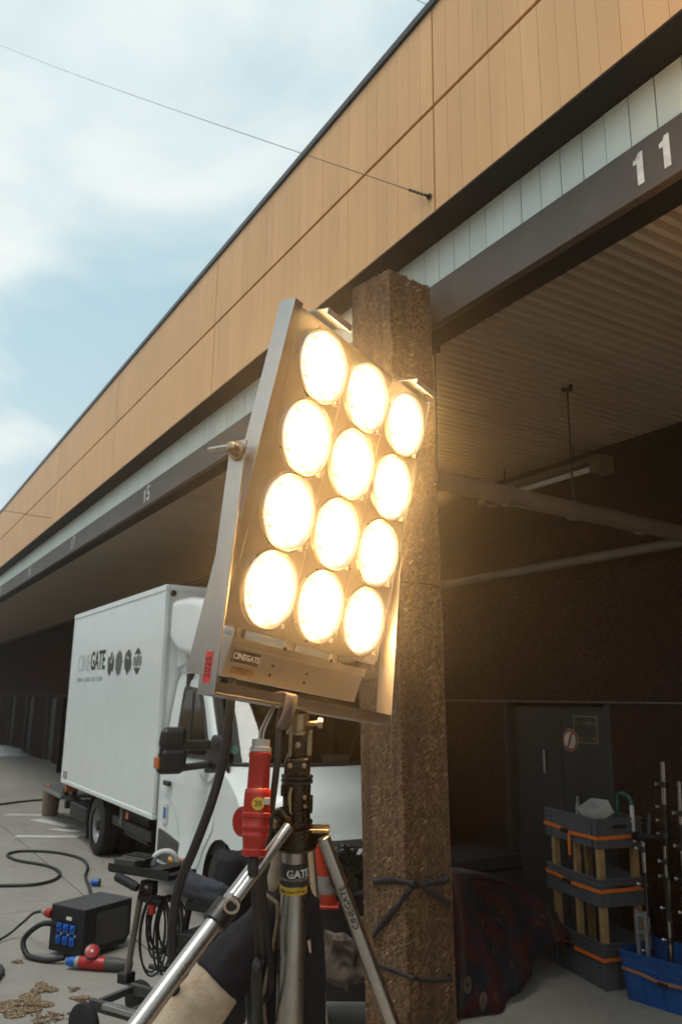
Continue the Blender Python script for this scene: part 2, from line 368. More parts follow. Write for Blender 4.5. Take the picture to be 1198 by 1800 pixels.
def mat_glass():
    t = NT('tinted_vehicle_glass'); g = t.n('ShaderNodeBsdfGlossy', {'Color': (0.9, 0.95, 0.95, 1), 'Roughness': 0.03})
    tr = t.n('ShaderNodeBsdfTransparent', {'Color': (0.42, 0.46, 0.45, 1)})
    mixs = t.n('ShaderNodeMixShader'); fr = t.n('ShaderNodeFresnel', {'IOR': 1.5})
    t.t.links.new(fr.outputs[0], mixs.inputs[0]); t.t.links.new(tr.outputs[0], mixs.inputs[1]); t.t.links.new(g.outputs[0], mixs.inputs[2])
    t.t.links.new(mixs.outputs[0], t.o.inputs['Surface']); return t.m
M['glass'] = mat_glass()
M['darkglass'] = pm('dark_door_glass', (0.010, 0.009, 0.008), 0.08, var=0.3, scale=4, bump=0, rvar=0.03, Specular_IOR_Level=0.2)
M['interior'] = pm('cab_interior', (0.012, 0.012, 0.013), 0.8)
M['rubberwheel'] = pm('tyre_rubber', (0.016, 0.0155, 0.015), 0.75, var=0.3, scale=12, bump=0.3, dirt=0.3, dirtcol=(0.05, 0.045, 0.04))
LAMP = 1200.0; HAZE = 0.0078
def mat_lens():
    t = NT('lit_lamp_lens'); o = t.pos('Object'); s = t.n('ShaderNodeSeparateXYZ', {0: o})
    r = t.n('ShaderNodeVectorMath', {0: o}, operation='LENGTH').outputs['Value']
    rip = t.noise(t.pos('Object', scale=(6, 22, 1)), 3.5, 4, 0.6)
    core = t.math('POWER', t.ramp(r, 0.012, 0.080, 1.0, 0.0), 2.0)
    em = t.n('ShaderNodeEmission', {'Color': (1.0, 0.54, 0.18, 1), 'Strength': t.math('MULTIPLY', core, LAMP)})
    e2 = t.n('ShaderNodeEmission', {'Color': (1.0, 0.84, 0.58, 1), 'Strength': t.ramp(rip, 0.38, 0.62, 0.6, 2.2)})
    ad = t.n('ShaderNodeAddShader'); t.t.links.new(em.outputs[0], ad.inputs[0]); t.t.links.new(e2.outputs[0], ad.inputs[1]); t.t.links.new(ad.outputs[0], t.o.inputs['Surface']); return t.m
M['lens'] = mat_lens()
def mat_rug():
    t = NT('red_patterned_rug'); p = t.pos('UV'); s = t.n('ShaderNodeSeparateXYZ', {0: p})
    nz = t.n('ShaderNodeTexNoise', {'Vector': p, 'Scale': 7.0}); wp = t.n('ShaderNodeVectorMath', {0: nz.outputs['Color'], 1: (0.05, 0.05, 0)}, operation='MULTIPLY'); pw = t.n('ShaderNodeVectorMath', {0: p, 1: wp.outputs[0]}, operation='ADD').outputs[0]
    v = t.n('ShaderNodeTexVoronoi', {'Vector': pw, 'Scale': 11.0, 'Randomness': 0.7}); d = v.outputs['Distance']; sc = t.n('ShaderNodeSeparateColor', {0: v.outputs['Color']})
    c = t.mix(t.ramp(sc.outputs[0], 0.55, 0.58), (0.05, 0.0035, 0.0045), (0.008, 0.008, 0.017))
    c = t.mix(t.math('MULTIPLY', t.ramp(sc.outputs[2], 0.5, 0.52), t.ramp(t.math('ABSOLUTE', t.math('SUBTRACT', d, 0.36)), 0.025, 0.05, 0.8, 0)), c, (0.15, 0.085, 0.055))
    c = t.mix(t.ramp(d, 0.10, 0.14, 0.8, 0), c, (0.13, 0.035, 0.02))
    v2 = t.vor(pw, 46.0, 'Distance', 0.8); c = t.mix(t.ramp(v2, 0.10, 0.2, 0.55, 0), c, (0.17, 0.11, 0.075))
    v3 = t.noise(pw, 26, 3); c = t.mix(t.ramp(v3, 0.55, 0.6, 0, 0.8), c, (0.012, 0.022, 0.034))
    e = t.math('ABSOLUTE', t.math('SUBTRACT', s.outputs[0], 0.5))
    c = t.mix(t.ramp(t.math('ABSOLUTE', t.math('SUBTRACT', e, 0.40)), 0.010, 0.016, 0.4, 0), c, (0.10, 0.07, 0.05))
    c = t.mix(t.ramp(e, 0.455, 0.465), c, (0.035, 0.004, 0.005))
    t.bump(t.noise(p, 160, 2), 0.5, 0.004); return t.fin(c, 0.95)
M['rug'] = mat_rug()
def mat_cone():
    t = NT('orange_white_bands'); s = t.n('ShaderNodeSeparateXYZ', {0: t.pos('Object')})
    f = t.math('FRACT', t.math('MULTIPLY', s.outputs[2], 3.4)); c = t.mix(t.ramp(f, 0.64, 0.66), (0.42, 0.03, 0.008), (0.24, 0.22, 0.19)); c = t.mix(t.ramp(t.noise(t.pos(), 14, 6), 0.5, 0.7, 0, 0.6), c, (0.12, 0.05, 0.03))
    return t.fin(c, 0.5)
M['cone'] = mat_cone()
def mat_chips():
    t = NT('wood_chip_litter'); r = t.n('ShaderNodeObjectInfo'); p = t.pos(); v = t.n('ShaderNodeTexVoronoi', {'Vector': p, 'Scale': 130.0}); s = t.n('ShaderNodeSeparateColor', {0: v.outputs['Color']})
    c = t.mix(s.outputs[0], (0.09, 0.055, 0.03), (0.30, 0.205, 0.115)); c = t.mix(t.ramp(s.outputs[1], 0.93, 0.95), c, (0.55, 0.48, 0.4))
    return t.fin(c, 0.9)
M['chips'] = mat_chips()

# ---------------------------------------------------------------- ground
g = mesh('ground', [(-300,-300,-0.02),(300,-300,-0.02),(300,300,-0.02),(-300,300,-0.02)], [(0,1,2,3)], M['joint'])
tag(g, kind='structure')
xs = [-8.1, -2.6, 2.36, 8.0]; ys = [-7.4, -2.2, 3.2, 8.6, 14.0, 19.4, 24.8, 30.2, 35.6, 41.0]
for i in range(len(xs)-1):
    for j in range(len(ys)-1):
        MB().box((xs[i]+0.007, ys[j]+0.007, -0.2), (xs[i+1]-0.007, ys[j+1]-0.007, random.uniform(-0.002, 0.0))).build('concrete_slab', M['concrete'], g, bevel=0.008)
mesh('ground_beyond', [(-300,41.01,-0.004),(300,41.01,-0.004),(300,300,-0.004),(-300,300,-0.004)], [(0,1,2,3)], M['concrete'], g)
mesh('ground_beyond', [(-300,-300,-0.004),(300,-300,-0.004),(300,-7.41,-0.004),(-300,-7.41,-0.004)], [(0,1,2,3)], M['concrete'], g)
mesh('ground_beyond', [(-300,-7.4,-0.004),(-8.11,-7.4,-0.004),(-8.11,41,-0.004),(-300,41,-0.004)], [(0,1,2,3)], M['concrete'], g)
mesh('ground_beyond', [(8.01,-7.4,-0.004),(300,-7.4,-0.004),(300,41,-0.004),(8.01,41,-0.004)], [(0,1,2,3)], M['concrete'], g)
for (a, b, wd) in (((10,1432),(140,1433),0.09), ((62,1440),(125,1453),0.10), ((90,1457),(140,1462),0.08), ((28,1470),(140,1471),0.10)):
    A = onz(*a, 0.004); B = onz(*b, 0.004); d = (B-A).normalized(); q = Vector((-d.y, d.x, 0))*wd
    mesh('painted_line', [A-q, B-q, B+q, A+q], [(0,1,2,3)], M['roadpaint'], g)

# ---------------------------------------------------------------- warehouse
Y0, Y1 = -9.0, 62.0
XF, XB, XW = 2.60, 2.80, 5.62
ZS, ZM, ZT = 4.81, 5.535, 6.25
wh = thing('warehouse', (5.62, 4, 0), 'long low warehouse with tan panelled fascia, dark beam and ribbed canopy ceiling', 'building')
BW = 0.1236
def board_mesh(w, h, t, gap):
    me = bpy.data.meshes.new('board'); b = MB().box((0, gap, 0), (t, w - gap, h)); me.from_pydata(b.v, [], b.f); me.update(); return me
seams = [3.30 + 3.46*k for k in range(-4, 18)]
bl = board_mesh(BW, ZM - ZS - 0.018, 0.03, 0.0011); bu = board_mesh(BW, ZT - ZM - 0.018, 0.03, 0.0011)
for mm in (bl, bu): mm.materials.append(M['fascia'])
for si in range(len(seams) - 1):
    s0, s1 = seams[si], seams[si+1]; nb = 28; w = (s1 - s0 - 0.012) / nb
    near = -1.0 < s0 < 6.5
    if near:
        for k in range(nb):
            y = s0 + 0.006 + k*w
            for me, z in ((bl, ZS + 0.003), (bu, ZM + 0.012)):
                o = bpy.data.objects.new('fascia_board', me); place(o, (XF + random.uniform(0, 0.0012), y, z), wh); o.scale.y = w / BW
    else:
        for z0, z1 in ((ZS + 0.003, ZM - 0.015), (ZM + 0.012, ZT - 0.006)):
            b = MB()
            for k in range(nb): b.box((XF, s0 + 0.006 + k*w + 0.0011, z0), (XF + 0.03, s0 + 0.006 + (k+1)*w - 0.0011, z1))
            b.build('fascia_panel', M['fascia'], wh)
box('fascia_backing', (XF + 0.034, Y0, ZS + 0.004), (XF + 0.1, Y1, ZT - 0.01), M['beam'], wh, bevel=0)
box('roof_edge', (XF - 0.02, Y0, ZT), (XF + 0.14, Y1, ZT + 0.055), M['darkmetal'], wh, bevel=0.005)
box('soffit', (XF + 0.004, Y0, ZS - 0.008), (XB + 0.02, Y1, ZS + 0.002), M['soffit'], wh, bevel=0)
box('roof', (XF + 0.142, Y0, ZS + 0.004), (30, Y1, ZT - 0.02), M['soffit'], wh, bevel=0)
# pale strip under the soffit
SW = 0.1445; sp = board_mesh(SW, ZS - 4.50 - 0.012, 0.02, 0.003); sp.materials.append(M['strip'])
for k in range(int((9 - 0.2)/SW)):
    o = bpy.data.objects.new('strip_panel', sp); place(o, (XB + random.uniform(0.0, 0.003), 0.2 + k*SW, 4.50), wh)
bb = MB(); k0 = int((9 - 0.2)/SW)
for k in range(k0, int((Y1 - 0.2)/SW)): bb.box((XB, 0.2 + k*SW + 0.003, 4.50), (XB + 0.02, 0.2 + (k+1)*SW - 0.003, ZS - 0.012))
bb.build('far_strip_panels', M['strip'], wh)
bb = MB()
for k in range(1, int(9/SW)): bb.box((XB, 0.2 - k*SW + 0.003, 4.50), (XB + 0.02, 0.2 - (k-1)*SW - 0.003, ZS - 0.012))
bb.build('near_strip_panels', M['strip'], wh)
box('strip_backing', (XB + 0.026, Y0, 4.42), (XB + 0.12, Y1, ZS - 0.012), M['soffit'], wh, bevel=0)
# beam with bay numbers
bm_ = box('beam', (XB - 0.03, Y0, 4.226), (XB + 0.024, Y1, 4.497), M['beam'], wh, bevel=0.004)
box('beam_void_block', (XB + 0.0245, Y0, 4.238), (3.0, Y1, 4.4), M['void'], wh, bevel=0)  # black block painting the shaded void between beam and deck
for k, y in enumerate((1.95, 5.55, 9.15, 12.9, 16.5, 20.1)):
    for q, ch in enumerate(str(11 + 2*k)):
        yd = y + 0.07 - 0.14*q
        if ch == '1':
            MB().prism([(XB - 0.0335, yd - a*0.85, 4.36 + z*0.9) for a, z in ((0.022, -0.09), (0.022, 0.09), (-0.006, 0.09), (-0.016, 0.068), (-0.04, 0.058), (-0.04, 0.034), (-0.018, 0.034), (-0.018, -0.09))], (0.0025, 0, 0)).build('bay_digit', M['whiteprint'], wh)
        else: text('bay_digit', ch, 0.255, (XB - 0.0335, yd, 4.36), (0,-1,0), (0,0,1), M['whiteprint'], wh, offset=0.004)
# ribbed canopy deck, one object for each metre-wide sheet
P, D = 1/12, 0.036
prof = [(0.0, D*0.55)]
for k in range(12):
    y = k*P; prof += [(y + 0.007, 0.0), (y + 0.042, 0.0), (y + 0.052, D), (y + 0.077, D)]
prof += [(12*P, D*0.55)]
vs = []; fs = []
for (y, z) in prof: vs += [(0, y, z), (XW - 3.02, y, z)]
for i in range(len(prof) - 1): fs.append((2*i, 2*i+1, 2*i+3, 2*i+2))
dk = bpy.data.meshes.new('deck_sheet'); dk.from_pydata(vs, [], fs); dk.update(); dk.materials.append(M['deck'])
for k in range(int(Y1 - Y0)):
    o = bpy.data.objects.new('deck_sheet', dk); place(o, (3.012 + random.uniform(-0.005, 0.005), Y0 + k, 4.250 + random.uniform(-0.001, 0.001)), wh)
box('deck_backing', (3.001, Y0, 4.33), (XW, Y1, 4.42), M['void'], wh, bevel=0)
for y in [-6 + 3.6*k for k in range(18)]:
    box('deck_bracket', (XW - 0.09, y, 4.2), (XW - 0.02, y + 0.04, 4.262), M['rodmetal'], wh)
# back wall with door openings
DZ = 1.99
doors = [5.515 + 3.6*k for k in range(-3, 14)]
edges = [Y0]
for d in doors: edges += [d - 0.665, d + 0.665]
edges.append(Y1)
for i in range(0, len(edges), 2):
    box('wall', (XW, edges[i], 0), (XW + 0.3, edges[i+1], DZ), M['pebble'], wh, bevel=0.006)
box('upper_wall', (XW - 0.012, Y0, DZ + 0.022), (XW + 0.3, Y1, 3.62), M['pebble'], wh, bevel=0.006)
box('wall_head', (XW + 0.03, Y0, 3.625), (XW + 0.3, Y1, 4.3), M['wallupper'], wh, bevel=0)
box('wall_core', (XW + 0.32, Y0, 0), (30, Y1, 4.3), M['void'], wh, bevel=0)
box('lintel_ledge', (XW - 0.02, Y0, DZ + 0.002), (XW + 0.29, Y1, DZ + 0.019), M['beam'], wh, bevel=0.003)
box('wall_angle', (XW - 0.05, Y0, 4.18), (XW + 0.02, Y1, 4.255), M['rodmetal'], wh, bevel=0.003)
for d in doors:
    near = abs(d - 5.515) < 0.1
    for s in (-1, 1):
        if d > 22 and d < 24 and s == -1: continue
        lf = box('door', (XW + 0.10, d + (0.004 if s > 0 else -0.655), 0.02), (XW + 0.145, d + (0.655 if s > 0 else -0.004), DZ - 0.03), M['door'], wh, bevel=0.004)
        if near:
            yh = d + 0.2*s
            if s > 0:
                box('handle', (XW + 0.065, yh - 0.012, 1.35), (XW + 0.082, yh + 0.012, 1.56), M['alu'], lf)
            else: box('lock', (XW + 0.088, yh - 0.02, 1.02), (XW + 0.0985, yh + 0.02, 1.2), M['darkmetal'], lf)
    box('door_frame', (XW + 0.002, d + 0.605, 0.0), (XW + 0.095, d + 0.663, DZ - 0.002), M['jamb'] if d > 12 else M['door'], wh, bevel=0.003)
    box('door_frame', (XW + 0.002, d - 0.663, 0.0), (XW + 0.095, d - 0.605, DZ - 0.002), M['door'], wh, bevel=0.003)
# one door leaf far off stands open
lf = MB().obox((5.27, 22.62, 1.0), Vector((0.33, 0.10, 0)), Vector((-0.006, 0.02, 0)), Vector((0, 0, 0.97))).build('open_door', M['door'], wh, bevel=0.004)
for z, ww in ((1.72, 0.2), (1.60, 0.2), (1.45, 0.15)):
    MB().obox((5.16, 22.5655, z), Vector((ww/2, 0.03*ww/0.2*1.0, 0)), Vector((0, 0.003, 0)), Vector((0,0,0.014))).build('notice_line', M['signyellow'], lf)

# the facing row on the other side of the yard: never in frame, but it closes the yard for light and for the truck windows
fw_ = thing('facing_warehouse', (-13, 20, 0), 'low warehouse facing from the other side of the yard, outside the picture', 'building')
box('wall', (-16.0, -30, 0), (-15.7, 80, 4.2), M['pebble'], fw_, bevel=0); box('fascia', (-13.2, -30, 4.8), (-13.1, 80, 6.25), M['fascia'], fw_, bevel=0)
box('beam', (-13.5, -30, 4.2), (-13.4, 80, 4.5), M['beam'], fw_, bevel=0); box('canopy', (-16.0, -30, 4.5), (-13.2, 80, 4.79), M['soffit'], fw_, bevel=0); box('roof', (-30, -30, 4.8), (-13.21, 80, 6.2), M['soffit'], fw_, bevel=0)
for k in range(12): box('column', (-13.6, -28 + 9*k, 0), (-13.3, -27.7 + 9*k, 4.19), M['jamb'], fw_)
for k in range(24): box('door', (-15.69, -28 + 4.5*k, 0.02), (-15.65, -26.7 + 4.5*k, 2.0), M['door'], fw_)

# ---------------------------------------------------------------- things fixed to the warehouse
nb = thing('door_notice', (XW + 0.098, 5.215, 1.64), 'faded yellow framed notice painted on the dark double door', 'sign')
for (a, b) in (((5.075, 1.64), (5.355, 1.652)), ((5.075, 1.868), (5.355, 1.88)), ((5.075, 1.6525), (5.087, 1.8675)), ((5.343, 1.6525), (5.355, 1.8675))):
    box('frame_line', (XW + 0.0955, a[0], a[1]), (XW + 0.0985, b[0], b[1]), M['signyellow'], nb, bevel=0)
text('lettering', 'Tür zu halten', 0.05, (XW + 0.0975, 5.215, 1.815), (0,-1,0), (0,0,1), M['signyellow'], nb)
text('lettering', 'bitte nicht', 0.05, (XW + 0.0975, 5.19, 1.68), (0,-1,0), (0,0,1), M['signyellow'], nb)
ps = thing('prohibition_sign', (XW + 0.09, 5.40, 1.55), 'round white prohibition sign with red ring and slash on the dark door', 'sign')
lathe('plate', (XW + 0.094, 5.40, 1.66), (-1,0,0), [(0, 0.098), (0.004, 0.098)], M['signwhite'], ps, seg=32)
MB().lathe((XW + 0.0895, 5.40, 1.66), (-1,0,0), [(0, 0.094), (0.003, 0.094), (0.003, 0.074), (0, 0.074), (0, 0.094)], 32, cap=False).build('ring', M['signred'], ps)
MB().obox((XW + 0.0875, 5.40, 1.66), Vector((0.0015,0,0)), Vector((0,0.009,0.004)), Vector((0,0.032,-0.072))).build('slash', M['signred'], ps)
wr = thing('ceiling_pipe', (4.3, 3.86, 3.35), 'thick grey drain pipe hung on rods under the ribbed canopy', 'pipe')
PY, PZ = 3.86, 3.36
rod('pipe_run', (2.92, PY, PZ), (XW, PY - 0.02, PZ - 0.08), 0.062, M['pipe'], wr, seg=24)
for x in (3.02, 3.62, 4.24, 4.95):
    lathe('collar', (x, PY, PZ - 0.03*(x-2.9)), (1,0,0), [(-0.03, 0.063), (-0.03, 0.071), (0.03, 0.071), (0.03, 0.063)], M['pipe'], wr, seg=24)
for x in (3.02, 4.24):
    rod('hanger_rod', (x, PY, PZ + 0.05), (x, PY, 4.22), 0.007, M['rodmetal'], wr)
    MB().obox((x, PY, 4.245), Vector((0.012,0,0)), Vector((0,0.045,0.006)), Vector((0,0,0.026))).build('hanger_clamp', M['rodmetal'], wr, bevel=0.004)
wp = thing('wall_pipe', (5.45, 3, 3.22), 'grey pipe running along the dark upper wall under the canopy', 'pipe')
rod('pipe_run', (5.45, -2.0, 3.235), (5.45, 14.0, 3.235), 0.042, M['pipe'], wp, seg=20)
for y in [-1 + 1.45*k for k in range(10)]:
    lathe('collar', (5.45, y, 3.235), (0,1,0), [(-0.02, 0.043), (-0.02, 0.050), (0.02, 0.050), (0.02, 0.043)], M['pipe'], wp, seg=20)
    box('pipe_bracket', (5.5, y - 0.012, 3.22), (XW - 0.012, y + 0.012, 3.25), M['rodmetal'], wp)
fx = thing('fluorescent_fitting', (5.3, 5.2, 4.0), 'unlit strip light with boxy end caps under the canopy, behind the pipe', 'light fitting')
box('tray', (5.25, 4.55, 4.03), (5.37, 5.98, 4.07), M['jamb'], fx)
for y in (4.5, 5.95): box('end_cap', (5.22, y - 0.06, 3.92), (5.40, y + 0.06, 4.07), M['jamb'], fx, bevel=0.01)
for x in (5.28, 5.34): rod('light_tube', (x, 4.565, 3.985), (x, 5.885, 3.985), 0.014, M['label'], fx)
for y in (4.8, 5.7): rod('drop_rod', (5.31, y, 4.07), (5.31, y, 4.25), 0.006, M['rodmetal'], fx)
# span wires
w1 = thing('span_wire', (XF, 3.35, 4.93), 'long thin cable running from the fascia seam out across the sky', 'cable')
A = V3(XF - 0.01, 3.345, 4.93); Bp = at(0, 69, 14.0); Bq = A + (Bp - A)*1.6
pts = [A.lerp(Bq, t) - Vector((0, 0, 0.12*math.sin(math.pi*t))) for t in [i/24 for i in range(25)]]
tube('wire', pts, 0.0026, M['rodmetal'], w1, seg=6, n=2)
lathe('eye_plate', (XF - 0.004, 3.345, 4.93), (-1,0,0), [(0, 0.02), (0.008, 0.02), (0.008, 0.008), (0.04, 0.008)], M['rodmetal'], w1, seg=10)
dw = (pts[1] - pts[0]).normalized()
for k in range(4): lathe('turnbuckle', A + dw*(0.06 + 0.04*k), dw, [(0, 0.004), (0.008, 0.009), (0.022, 0.009), (0.03, 0.004)], M['rodmetal'], w1, seg=8)
w2 = thing('span_wire', (XF, 1.0, 6.3), 'short bit of thin cable at the top above the roof edge', 'cable')
A2 = V3(2.7, 4.2, 6.6); tube('wire', [at(763, 14, 4.4), at(735, 1, 6.0), at(640, -45, 12.0)], 0.003, M['rodmetal'], w2, seg=6)
w3 = thing('span_wire', (XF, 13.96, 4.94), 'far thin cable fixed low on the distant tan fascia', 'cable')
tube('wire', [(XF - 0.01, 13.9, 4.94), (-8, 18.5, 6.4), (-20, 24, 8)], 0.004, M['rodmetal'], w3, seg=6)

# ---------------------------------------------------------------- chipboard column
CXA, CXB, CY0, CY1, CT = 2.45, 2.755, 3.45, 3.87, 4.47
cl = thing('boxed_column', (2.6, 3.65, 0), 'column boxed in with rough brown chipboard, beside the lamp bank', 'column')
random.seed(3)
def ragged(n, amp): return [random.uniform(-amp, amp) for _ in range(n)]
def osb(name, face, z0, z1, rag, lean0, lean1):
    "board with ragged upper edge; face x or y"
    n = 26 if rag else 2; top = ragged(n, 0.010) if rag else [0]*n; b = MB(); pts = []
    for i in range(n):
        f = i/(n-1)
        if face == 'x': p = (CXA, CY0 + (CY1 - 0.05*(1 - z1/CT) - CY0)*f); nx = Vector((0.018, 0, 0))
        else: p = (CXA + 0.0225 + (CXB - CXA - 0.0225)*f, CY0 + 0.014); nx = Vector((0, 0.018, 0))
        sl = (0.06*f if face == 'x' else -0.03*f) if rag else 0
        pts.append(Vector((p[0], p[1], z1 + sl + top[i])))
    lo = [Vector((p.x, p.y, z0)) for p in (pts[0], pts[-1])]
    if face == 'x': lo[1].y = CY1 - 0.05*(1 - z0/CT)
    b.prism([lo[0]] + pts + [lo[1]], nx)
    return b.build(name, M['osbx'] if face == 'x' else M['osby'], cl, bevel=0.0015, seg=1)
osb('chipboard_panel', 'x', 2.105, CT, True, 0, 0); osb('chipboard_panel', 'x', 0.0, 2.10, False, 0, 0)
osb('chipboard_panel', 'y', 2.62, CT, True, 0, 0); osb('chipboard_panel', 'y', 0.0, 2.614, False, 0, 0)
MB().box((CXB - 0.012, CY0 + 0.02, 0), (CXB + 0.004, CY1 - 0.055, CT - 0.05)).build('chipboard_panel', M['osbx'], cl)
MB().box((CXA + 0.02, CY1 - 0.075, 0), (CXB - 0.014, CY1 - 0.06, CT)).build('chipboard_panel', M['osby'], cl)
MB().box((CXA + 0.03, CY0 + 0.03, 0), (CXB - 0.03, CY1 - 0.08, CT - 0.03)).build('core', M['osbedge'], cl)
cl.rotation_euler = (R(-0.5), R(-1.1), 0)
cl.location.x = 2.64
# straps on the column
def ony(px, py, y):
    v = at(px, py, 1.0) - CAM; return CAM + v*(y/v.y)
def strap(name, left, right, label, w=0.016):
    "flat band: points on the street face, then on the end face, measured from the photograph"
    P3 = [onx(px, py, 2.462) for px, py in left] + [ony(px, py, 3.435) for px, py in right]
    P3 = [P3[0] + Vector((0.10, 0.02, 0))] + P3 + [P3[-1] + Vector((0.0, 0.12, 0.0))]
    pts = cat(P3, 8); vs = []
    for i, p in enumerate(pts):
        t = (pts[min(i+1, len(pts)-1)] - pts[max(i-1, 0)]).normalized(); tw = 0.5*math.sin(i*0.35)
        nv = Vector((-1, -0.35, 0)).normalized() if p.y > 3.46 else Vector((-0.25, -1, 0)).normalized()
        q = nv.cross(t).normalized()*w*(1 - 0.25*abs(math.sin(i*0.22))) + nv*0.006*math.sin(i*0.5); vs += [p - q, p + q]
    b = MB(); b.add(vs, [(2*k, 2*k+1, 2*k+3, 2*k+2) for k in range(len(pts)-1)])
    o = b.build(name, M['straprope'], None, smooth=True); mo = o.modifiers.new('thick', 'SOLIDIFY'); mo.thickness = 0.007; mo.offset = 0
    return tag(o, label, 'strap')
strap('tie_strap', [(655, 1548), (690, 1548), (722, 1552)], [(734, 1555), (762, 1552), (788, 1545)], 'dark strap tied level round the chipboard column at waist height')
strap('tie_strap', [(655, 1645), (680, 1615), (718, 1567)], [(734, 1556), (750, 1564), (790, 1590)], 'dark strap crossing the chipboard column diagonally below the level one')
strap('tie_strap', [(660, 1692), (695, 1708), (722, 1718)], [(734, 1721), (762, 1724), (794, 1718)], 'lowest dark strap sagging round the foot of the chipboard column', 0.011)

# ---------------------------------------------------------------- box truck
TX0, TX1, TB0, TB1, TZ0, TZ1 = 2.95, 5.05, 8.76, 13.08, 0.73, 3.25
tk = thing('box_truck', (4.0, 9.5, 0), 'white box truck with cab facing the camera, parked under the canopy', 'truck')
bx = box('cargo_box', (TX0 + 0.006, TB0, TZ0), (TX1, TB1, TZ1 - 0.008), M['truckwhite'], tk, bevel=0.02, seg=3)
for (lo, hi, nm) in (((TX0 - 0.006, TB0 - 0.012, TZ1 - 0.075), (TX0 + 0.06, TB1 + 0.012, TZ1), 'top_rail'), ((TX0 - 0.004, TB0 - 0.008, TZ0 - 0.012), (TX0 + 0.06, TB1 + 0.008, TZ0 + 0.045), 'bottom_rail'),
        ((TX0 - 0.003, TB0 - 0.01, TZ0 + 0.046), (TX0 + 0.05, TB0 + 0.055, TZ1 - 0.076), 'corner_post'), ((TX0 - 0.003, TB1 - 0.05, TZ0 + 0.046), (TX0 + 0.05, TB1 + 0.01, TZ1 - 0.076), 'corner_post'),
        ((TX0 + 0.061, TB0 - 0.012, TZ1 - 0.065), (TX1, TB0 + 0.05, TZ1 + 0.001), 'front_rail'), ((TX0 + 0.051, TB0 - 0.006, TZ0), (TX0 + 0.09, TB0 + 0.01, TZ1 - 0.08), 'front_bead')):
    box(nm, lo, hi, M['truckwhite'] if nm != 'front_bead' else M['trim'], bx, bevel=0.012, seg=3)
lathe('marker_lamp', (TX0 + 0.09, TB0 - 0.012, TZ1 - 0.10), (0,-1,0), [(0, 0.035), (0.015, 0.03), (0.02, 0.01)], M['darkmetal'], bx, seg=14)
for z in (1.05, 1.75, 2.45): lathe('hinge', (TX0 - 0.01, TB1 + 0.02, z), (0,0,1), [(-0.05, 0.014), (0.05, 0.014)], M['darkmetal'], bx, seg=10)
box('reflector_plate', (TX0 - 0.0045, TB1 - 0.33, TZ0 + 0.06), (TX0 + 0.004, TB1 - 0.12, TZ0 + 0.17), M['greyplastic'], bx)
XL = TX0 + 0.0035
text('lettering', 'CINE', 0.36, (XL, 12.27, 2.455), (0,-1,0), (0,0,1), M['inkgrey'], bx, offset=-0.006, fit=0.70)
text('lettering', 'GATE', 0.36, (XL, 11.50, 2.475), (0,-1,0), (0,0,1), M['ink'], bx, offset=0.008, fit=0.76)
text('lettering', 'CAMERA  LIGHTING  GRIP  STUDIO', 0.095, (XL, 11.92, 2.23), (0,-1,0), (0,0,1), M['inkgrey'], bx, fit=1.45)
def emblem(yc, zc, r, kind):
    "disc emblem cut by diagonal or level gaps, built from strips of the disc"
    e = MB()
    def strip(a0, a1, ang, keep=None):
        n = 10; pts = []
        for s, rng in ((a0, range(n+1)), (a1, range(n, -1, -1))):
            h = math.sqrt(max(0, 1 - s*s))
            for i in rng:
                t = -h + 2*h*i/n
                if keep: t = max(keep[0], min(keep[1], t))
                pts.append((s, t))
        P3 = []
        for (s, t) in pts:
            y = s*math.cos(ang) - t*math.sin(ang); z = s*math.sin(ang) + t*math.cos(ang)
            P3.append(Vector((XL - 0.0015, yc - y*r, zc + z*r)))
        c = sum(P3, Vector())/len(P3); k = len(P3); half = n + 1
        e.add(P3, [(i, i+1, k-2-i, k-1-i) for i in range(n)])
    if kind == 0:
        a = R(-28)
        strip(-0.98, -0.52, a, (-0.75, 0.3)); strip(-0.45, 0.1, a, (-1, 0.05)); strip(-0.45, -0.05, a, (0.18, 1)); strip(0.2, 0.52, a); strip(0.6, 0.96, a, (-0.3, 0.8))
    elif kind == 1:
        for k in range(7): strip(-0.97 + k*0.28, -0.97 + k*0.28 + 0.15, R(-26))
    elif kind == 2:
        a = R(-24)
        strip(-0.96, -0.62, a); strip(-0.5, 0.02, a, (-0.8, 0.2)); strip(-0.5, 0.02, a, (0.34, 1)); strip(0.1, 0.5, a); strip(0.62, 0.96, a, (-0.6, 0.6))
    else:
        strip(0.52, 0.99, R(90)); strip(-0.99, -0.52, R(90))
        for s0, s1, a in ((-0.95, -0.72, 0), (-0.5, -0.3, R(10)), (-0.12, 0.1, R(-8)), (0.3, 0.5, R(8)), (0.72, 0.95, 0)): strip(s0, s1, a, (-0.4, 0.4))
    e.build('emblem', M['inkdark'], bx)
for i, y in enumerate((10.83, 10.45, 10.05, 9.66)): emblem(y, 2.42, 0.158, i)
# chassis
box('chassis_rail', (3.35, 8.2, 0.5), (3.5, 13.0, 0.715), M['black'], tk); box('chassis_rail', (4.5, 8.2, 0.5), (4.65, 13.0, 0.715), M['black'], tk)
box('side_guard', (3.02, 8.95, 0.46), (3.05, 10.45, 0.56), M['black'], tk); box('tool_locker', (3.1, 9.3, 0.36), (3.55, 10.2, 0.7), M['black'], tk, bevel=0.02)
box('underrun_bar', (3.0, 12.85, 0.36), (5.0, 12.95, 0.47), M['black'], tk)
box('bracket', (3.0, 10.0, 0.50), (3.04, 10.1, 0.715), M['jamb'], tk); box('side_lamp', (2.985, 9.72, 0.60), (3.0, 9.80, 0.68), M['amber'], tk)
box('rear_lamp', (3.02, 13.0, 0.58), (3.2, 13.085, 0.70), M['amber'], tk)
tl = box('tail_lift', (3.0, 13.2, 0.475), (4.95, 14.85, 0.52), M['capwhite'], tk, bevel=0.008)
